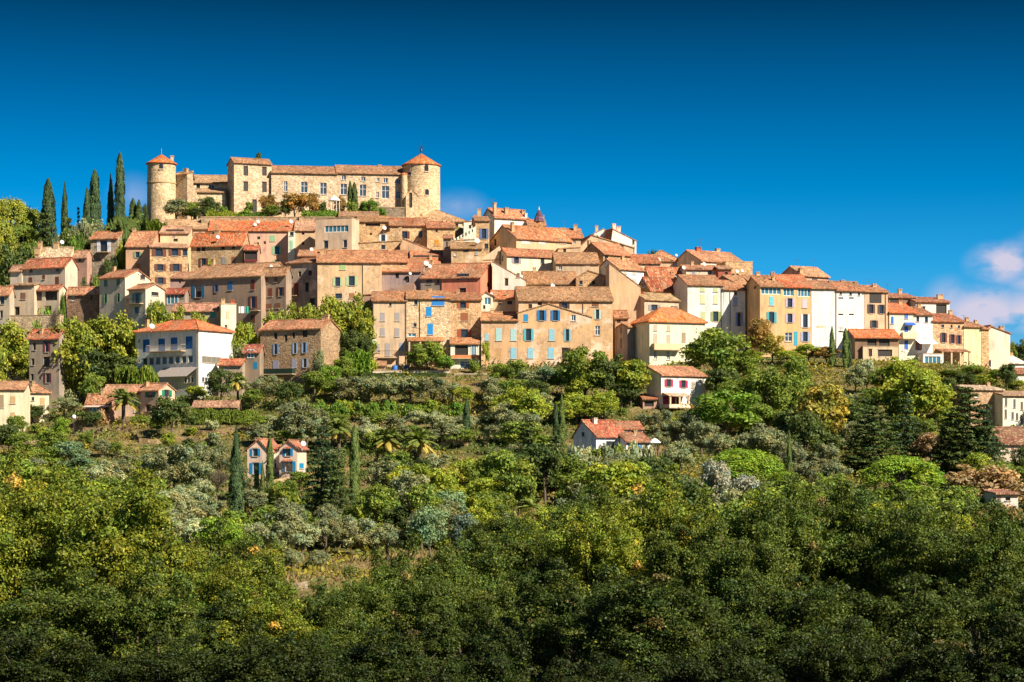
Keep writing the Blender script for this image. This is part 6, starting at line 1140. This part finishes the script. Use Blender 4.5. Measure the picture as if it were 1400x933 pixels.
# olives on the left terraces and round the dry field
for a in ((170, 625, 675, 50, 'olive'), (205, 618, 676, 50, 'olive'), (238, 606, 680, 66, 'olive'), (272, 602, 665, 50, 'olive'), (300, 610, 665, 40, 'olive'), (225, 668, 730, 64, 'pale'), (262, 672, 726, 60, 'pale'), (290, 676, 726, 40, 'olive'), (236, 705, 760, 60, 'pale'), (210, 690, 745, 50, 'pale'),
          (352, 714, 768, 38, 'pale'), (385, 708, 768, 50, 'olive'), (412, 712, 768, 52, 'pale'), (445, 706, 760, 46, 'olive'), (492, 708, 762, 52, 'pale'), (530, 712, 768, 50, 'olive'), (398, 752, 785, 36, 'olive'), (436, 752, 782, 34, 'olive'), (470, 704, 750, 40, 'olive'), (185, 650, 700, 40, 'olive'), (330, 640, 690, 30, 'olive')): T('olive', *a[:4], a[4])
T('bare', 296, 640, 690, 40, 'bare'); T('broad', 300, 702, 772, 60, 'lime', 'lime green tree beside the dry field'); T('broad', 322, 718, 780, 50, 'lime', 'second lime green tree at the edge of the dry field'); T('broad', 348, 770, 800, 30, 'yell')
for a in ((70, 585, 630, 50, 'green'), (95, 600, 645, 50, 'teal'), (60, 610, 650, 50, 'green'), (30, 590, 630, 40, 'green'), (118, 590, 618, 20, 'green'), (230, 590, 620, 26, 'yell'), (12, 580, 625, 40, 'dark'), (86, 570, 610, 24, 'lime'), (140, 600, 625, 26, 'olive'), (160, 603, 628, 20, 'green'), (108, 625, 660, 60, 'teal')): T('broad', *a[:4], a[4])

# keep-outs for the scattered plants: photo rectangles that must stay open
KEEP = [(333, 596, 424, 672), (783, 574, 905, 617), (878, 502, 968, 560), (335, 755, 560, 812), (180, 440, 470, 530), (0, 520, 240, 575), (1325, 525, 1400, 578), (1370, 585, 1400, 625), (600, 480, 660, 520), (500, 500, 612, 515), (352, 568, 394, 585),
        (306, 590, 340, 690), (455, 570, 475, 600), (475, 582, 495, 690), (512, 582, 592, 612), (710, 682, 746, 720), (950, 612, 1085, 650), (1165, 622, 1300, 660), (190, 575, 420, 602), (95, 590, 240, 625), (0, 600, 60, 618), (265, 553, 330, 568), (600, 590, 660, 618), (630, 545, 648, 600), (760, 540, 775, 600), (1080, 600, 1096, 650)]
mixes = [(0, 330, (('olive', 'olive'), ('broad', 'green'), ('olive', 'pale'), ('bush', 'green'), ('broad', 'yell'))), (330, 700, (('broad', 'green'), ('broad', 'olive'), ('olive', 'olive'), ('broad', 'yell'), ('broad', 'dark'), ('broad', 'green'))), (700, 900, (('broad', 'green'), ('broad', 'yell'), ('broad', 'dark'), ('olive', 'olive'), ('broad', 'green'))), (900, 1500, (('broad', 'green'), ('broad', 'dark'), ('broad', 'yell'), ('olive', 'olive'), ('broad', 'green')))]
taken = [(p['px'], p['py'] + p['h'] / 2, p['w']) for p in PLANTS]
n_try = 0; placed = 0
while n_try < 9000 and placed < 250:
    n_try += 1; px = rng.uniform(-30, 1430); pb = rng.uniform(560, 775); 
    if pb < 590 and not (430 < px < 1330): continue
    kind, col = None, None
    for a, b_, mx in mixes:
        if a - 40 <= px < b_: kind, col = mx[rng.integers(len(mx))]; break
    if kind is None: continue
    big = .8 + (pb - 560) / 215 * .8; h = rng.uniform(42, 72) * big * (.75 if kind == 'olive' else (.5 if kind == 'bush' else 1)); wd = h * rng.uniform(.85, 1.25)
    r = (px - wd / 2, pb - h, px + wd / 2, pb)
    if any(not (r[2] < k[0] or r[0] > k[2] or r[3] < k[1] or r[1] > k[3]) for k in KEEP): continue
    if any(abs(px - t[0]) < (wd + t[2]) * .23 and abs(pb - t[1]) < 13 for t in taken): continue
    T(kind, px, pb - h, pb, wd, col); taken.append((px, pb, wd)); placed += 1

for _ in range(2600):
    px = rng.uniform(-20, 1420); pb = rng.uniform(548, 752); h = rng.uniform(14, 27) * (.75 + (pb - 548) / 300); wd = h * rng.uniform(1.1, 1.7); r = (px - wd / 2, pb - h, px + wd / 2, pb)
    if pb < 590 and not (430 < px < 1330): continue
    if any(not (r[2] < k[0] or r[0] > k[2] or r[3] < k[1] or r[1] > k[3]) for k in KEEP if k[1] != 575): continue
    if any(abs(px - t[0]) < (wd + t[2]) * .2 and abs(pb - t[1]) < 8 for t in taken): continue
    T('bush', px, pb - h, pb, wd, ('olive', 'green', 'yell', 'green', 'pale', 'dark')[rng.integers(6)]); taken.append((px, pb, wd)); placed += 1
    if placed > 440: break

# foreground oak wood: rows of crowns whose tops follow the photo
sky_px = [0, 60, 120, 170, 205, 235, 265, 290, 330, 360, 392, 430, 470, 510, 545, 580, 610, 650, 700, 760, 830, 880, 930, 960, 1000, 1060, 1100, 1180, 1250, 1300, 1350, 1400]
sky_py = [632, 628, 645, 652, 705, 742, 728, 722, 728, 790, 806, 800, 772, 768, 742, 765, 768, 735, 705, 712, 675, 655, 680, 688, 705, 660, 668, 668, 690, 688, 708, 682]
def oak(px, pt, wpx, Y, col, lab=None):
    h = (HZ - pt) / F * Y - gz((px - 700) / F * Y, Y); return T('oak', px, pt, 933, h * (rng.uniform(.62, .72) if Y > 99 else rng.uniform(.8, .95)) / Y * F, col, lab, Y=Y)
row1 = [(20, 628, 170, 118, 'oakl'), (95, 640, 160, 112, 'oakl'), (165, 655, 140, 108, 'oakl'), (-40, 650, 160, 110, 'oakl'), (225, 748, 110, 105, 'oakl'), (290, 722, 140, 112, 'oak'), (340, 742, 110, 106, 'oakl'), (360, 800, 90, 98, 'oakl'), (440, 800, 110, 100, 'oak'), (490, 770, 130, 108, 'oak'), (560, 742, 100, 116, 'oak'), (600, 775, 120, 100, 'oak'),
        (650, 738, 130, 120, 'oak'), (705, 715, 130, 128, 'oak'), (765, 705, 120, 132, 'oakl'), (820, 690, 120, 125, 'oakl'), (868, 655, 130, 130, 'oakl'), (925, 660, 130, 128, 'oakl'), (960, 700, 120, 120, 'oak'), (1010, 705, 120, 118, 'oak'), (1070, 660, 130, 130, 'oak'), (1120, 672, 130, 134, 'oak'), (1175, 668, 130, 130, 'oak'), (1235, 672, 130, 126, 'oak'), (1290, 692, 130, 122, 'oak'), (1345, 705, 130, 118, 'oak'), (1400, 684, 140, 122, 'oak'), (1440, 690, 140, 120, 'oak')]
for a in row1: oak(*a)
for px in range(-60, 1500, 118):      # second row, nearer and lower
    oak(px + rng.uniform(-25, 25), max(775, np.interp(px, sky_px, sky_py) + rng.uniform(45, 130)), rng.uniform(165, 205), rng.uniform(88, 98), 'oak_shade_light' if px > 260 else 'oak')
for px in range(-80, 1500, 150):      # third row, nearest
    oak(px + rng.uniform(-30, 30), rng.uniform(825, 895), rng.uniform(220, 270), rng.uniform(70, 78), 'oak_shade_mid')
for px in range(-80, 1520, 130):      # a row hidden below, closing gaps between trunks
    oak(px + rng.uniform(-30, 30), rng.uniform(905, 930), rng.uniform(220, 260), rng.uniform(80, 84), 'oak_shade_deep')
for a in ((690, 690, 120, 160, 'oak'), (800, 668, 110, 165, 'oak'), (900, 672, 100, 170, 'oakl'), (1090, 690, 110, 160, 'oak'), (1200, 695, 110, 165, 'oak'), (1330, 712, 110, 160, 'oak'), (1040, 712, 100, 150, 'oak')): oak(*a)

T('bare', 62, 775, 933, 130, 'bare', 'leafless grey twigs of a dead tree among the left foreground oaks', Y=93); T('bare', 1262, 735, 933, 110, 'bare', 'leafless twigs of a dead tree among the right foreground oaks', Y=104)
T('broad', 1366, 686, 752, 60, 'brown', 'low brown tree in front of the half hidden pale house at right', Y=250)
# undergrowth: what nobody could count
n = 190000; Yr = 205 + 200 * rng.random(n) ** .8; pxr = rng.uniform(-60, 1460, n); Xr = (pxr - 700) / F * Yr; zr = terr(Xr, Yr)
from mathutils import noise as mn
keepf = np.array([mn.noise((x * .16, y * .16, 3.3)) + .55 * mn.noise((x * .6, y * .6, 9.1)) for x, y in zip(Xr, Yr)])
pyr = HZ - zr / Yr * F
field = ((pxr > 335) & (pxr < 560) & (pyr > 752)) | ((pxr > 95) & (pxr < 420) & (pyr > 572) & (pyr < 625))
m = (keepf > -.22) & ~(field & (keepf < .22)); Xr, Yr, zr, kf = Xr[m], Yr[m], zr[m], keepf[m]; n = len(Xr)
hgt = np.clip(kf + .15, 0, .9) * 2.0 * rng.random(n) ** .7 + .08; pos = np.stack([Xr, Yr, zr + hgt], 1); nn = unit(n) + np.array([0, -.2, .6]); nn /= np.linalg.norm(nn, axis=1, keepdims=True)
hue = np.array([mn.noise((x * .07, y * .07, 7.7)) for x, y in zip(Xr, Yr)])[:, None]
tt = tints(n, .6, 1.4) * np.where(hue > .12, np.array([[1.9, 1.35, .8]]), np.where(hue < -.15, np.array([[.7, .85, .8]]), np.array([[1.2, 1.15, 1.1]])))
ug = leaf_mesh('undergrowth', pos, nn, rng.uniform(.2, .42, n), tt); uo = bpy.data.objects.new('undergrowth', ug); COL.objects.link(uo); uo.color = (.072, .088, .020, 1); tag(uo, 'mixed green and straw coloured scrub covering the slope', 'undergrowth', kind='stuff')
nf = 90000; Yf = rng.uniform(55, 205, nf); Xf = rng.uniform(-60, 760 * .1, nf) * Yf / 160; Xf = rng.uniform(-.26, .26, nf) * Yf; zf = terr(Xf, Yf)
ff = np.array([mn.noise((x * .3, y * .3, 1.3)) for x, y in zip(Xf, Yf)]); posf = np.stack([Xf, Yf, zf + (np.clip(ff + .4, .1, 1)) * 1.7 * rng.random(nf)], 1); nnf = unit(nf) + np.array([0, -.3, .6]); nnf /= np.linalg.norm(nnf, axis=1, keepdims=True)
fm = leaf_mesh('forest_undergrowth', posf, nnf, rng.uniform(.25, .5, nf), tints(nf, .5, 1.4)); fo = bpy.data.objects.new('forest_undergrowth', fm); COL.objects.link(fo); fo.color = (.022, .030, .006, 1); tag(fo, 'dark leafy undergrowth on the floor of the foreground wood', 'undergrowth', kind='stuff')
# dry grass tufts
n = 60000; Yr = 215 + 190 * rng.random(n); pxr = rng.uniform(-40, 1440, n); Xr = (pxr - 700) / F * Yr; zr = terr(Xr, Yr); pos = np.stack([Xr, Yr, zr + .18], 1)
d_ = unit(n) * .5; d_[:, 2] = 1; nn = unit(n); nn[:, 2] *= .2; nn /= np.linalg.norm(nn, axis=1, keepdims=True)
dg = leaf_mesh('dry_grass', pos, nn, rng.uniform(.12, .22, n), tints(n, .6, 1.3, .1), aspect=3.2, stretch=d_); do = bpy.data.objects.new('dry_grass', dg); COL.objects.link(do); do.color = (.17, .125, .05, 1); tag(do, 'straw coloured dry grass on the terraces and field', 'grass', kind='stuff')

# ---------------------------------------------------------------- labels of the plants, from what they look like and stand beside
def sizew(p):
    if p['kind'] in ('hedge',): return 'long' if p['w'] > 42 else 'short'
    hm = p['h'] / F * p['Y'] if not p['f'] else 14
    return 'large' if hm > 9 else ('medium' if hm > 5.5 else 'small')
LM = LAND + [(221, 262, 'the left castle tower'), (576, 262, 'the right castle tower'), (463, 590, 'the palm by the dark conifer'), (552, 610, 'the pair of date palms'), (727, 705, 'the lone date palm'), (440, 785, 'the dry field'), (1125, 570, 'the golden tree'), (1233, 660, 'the right umbrella pine'), (1018, 650, 'the left umbrella pine'), (1322, 590, 'the dark cedar'), (995, 570, 'the fig tree'), (323, 650, 'the tallest dark cypress'), (615, 665, 'the small golden tree'), (1345, 670, 'the large brown tree')]
def describe(p):
    best = sorted(LM, key=lambda l: math.hypot(l[0] - p['px'], (l[1] - p['py']) * 1.3))[0]; dx, dy = p['px'] - best[0], p['py'] - best[1]
    rel = ('right of' if dx > 0 else 'left of') if abs(dx) > abs(dy) * 1.2 else ('below' if dy > 0 else 'above')
    if abs(dx) > 90: rel = 'far ' + rel if 'of' in rel else rel
    return f"{sizew(p)} {p['col']} {p['kind']} {rel} {best[2]}"
groups = {}
for p in PLANTS:
    if p['label']: p['o']['label'] = p['label']; continue
    if p['f']:
        side = 'left' if p['px'] < 467 else ('middle' if p['px'] < 933 else 'right'); dep = 'back row' if p['Y'] > 100 else ('second row' if p['Y'] > 86 else ('nearest row' if p['Y'] < 79 else 'shaded row below'))
        if p['Y'] > 140: dep = 'farthest row'
        key = f"{p['col']} oak in the {dep} of the foreground wood, {side} part"
    else: key = describe(p)
    groups.setdefault(key, []).append(p)
NTH = 'second third fourth fifth sixth seventh eighth ninth tenth eleventh twelfth thirteenth fourteenth fifteenth sixteenth seventeenth eighteenth nineteenth twentieth'.split()
def put(key, ps):
    if len(ps) == 1: ps[0]['o']['label'] = key; return
    if len(ps) > 6:
        ps = sorted(ps, key=lambda q: q['py']); h_ = (len(ps) + 1) // 2
        put('upper ' + key, ps[:h_]); put('lower ' + key, ps[h_:]); return
    ps = sorted(ps, key=lambda q: q['px'])
    for i, p in enumerate(ps):
        wd = 'leftmost' if i == 0 else ('rightmost' if i == len(ps) - 1 else NTH[i - 1] + ' from left')
        l = f"{wd} {key}"
        if len(l.split()) > 16: l = l.replace(' of the foreground wood', ' of the wood')
        if len(l.split()) > 16: l = l.replace(' the ', ' ')
        p['o']['label'] = l
for key, ps in groups.items(): put(key, ps)
# trees that are the only one of their kind carry no group
from collections import Counter
gc = Counter(p['o'].get('group') for p in PLANTS)
for p in PLANTS:
    if gc[p['o'].get('group')] < 2: del p['o']['group']
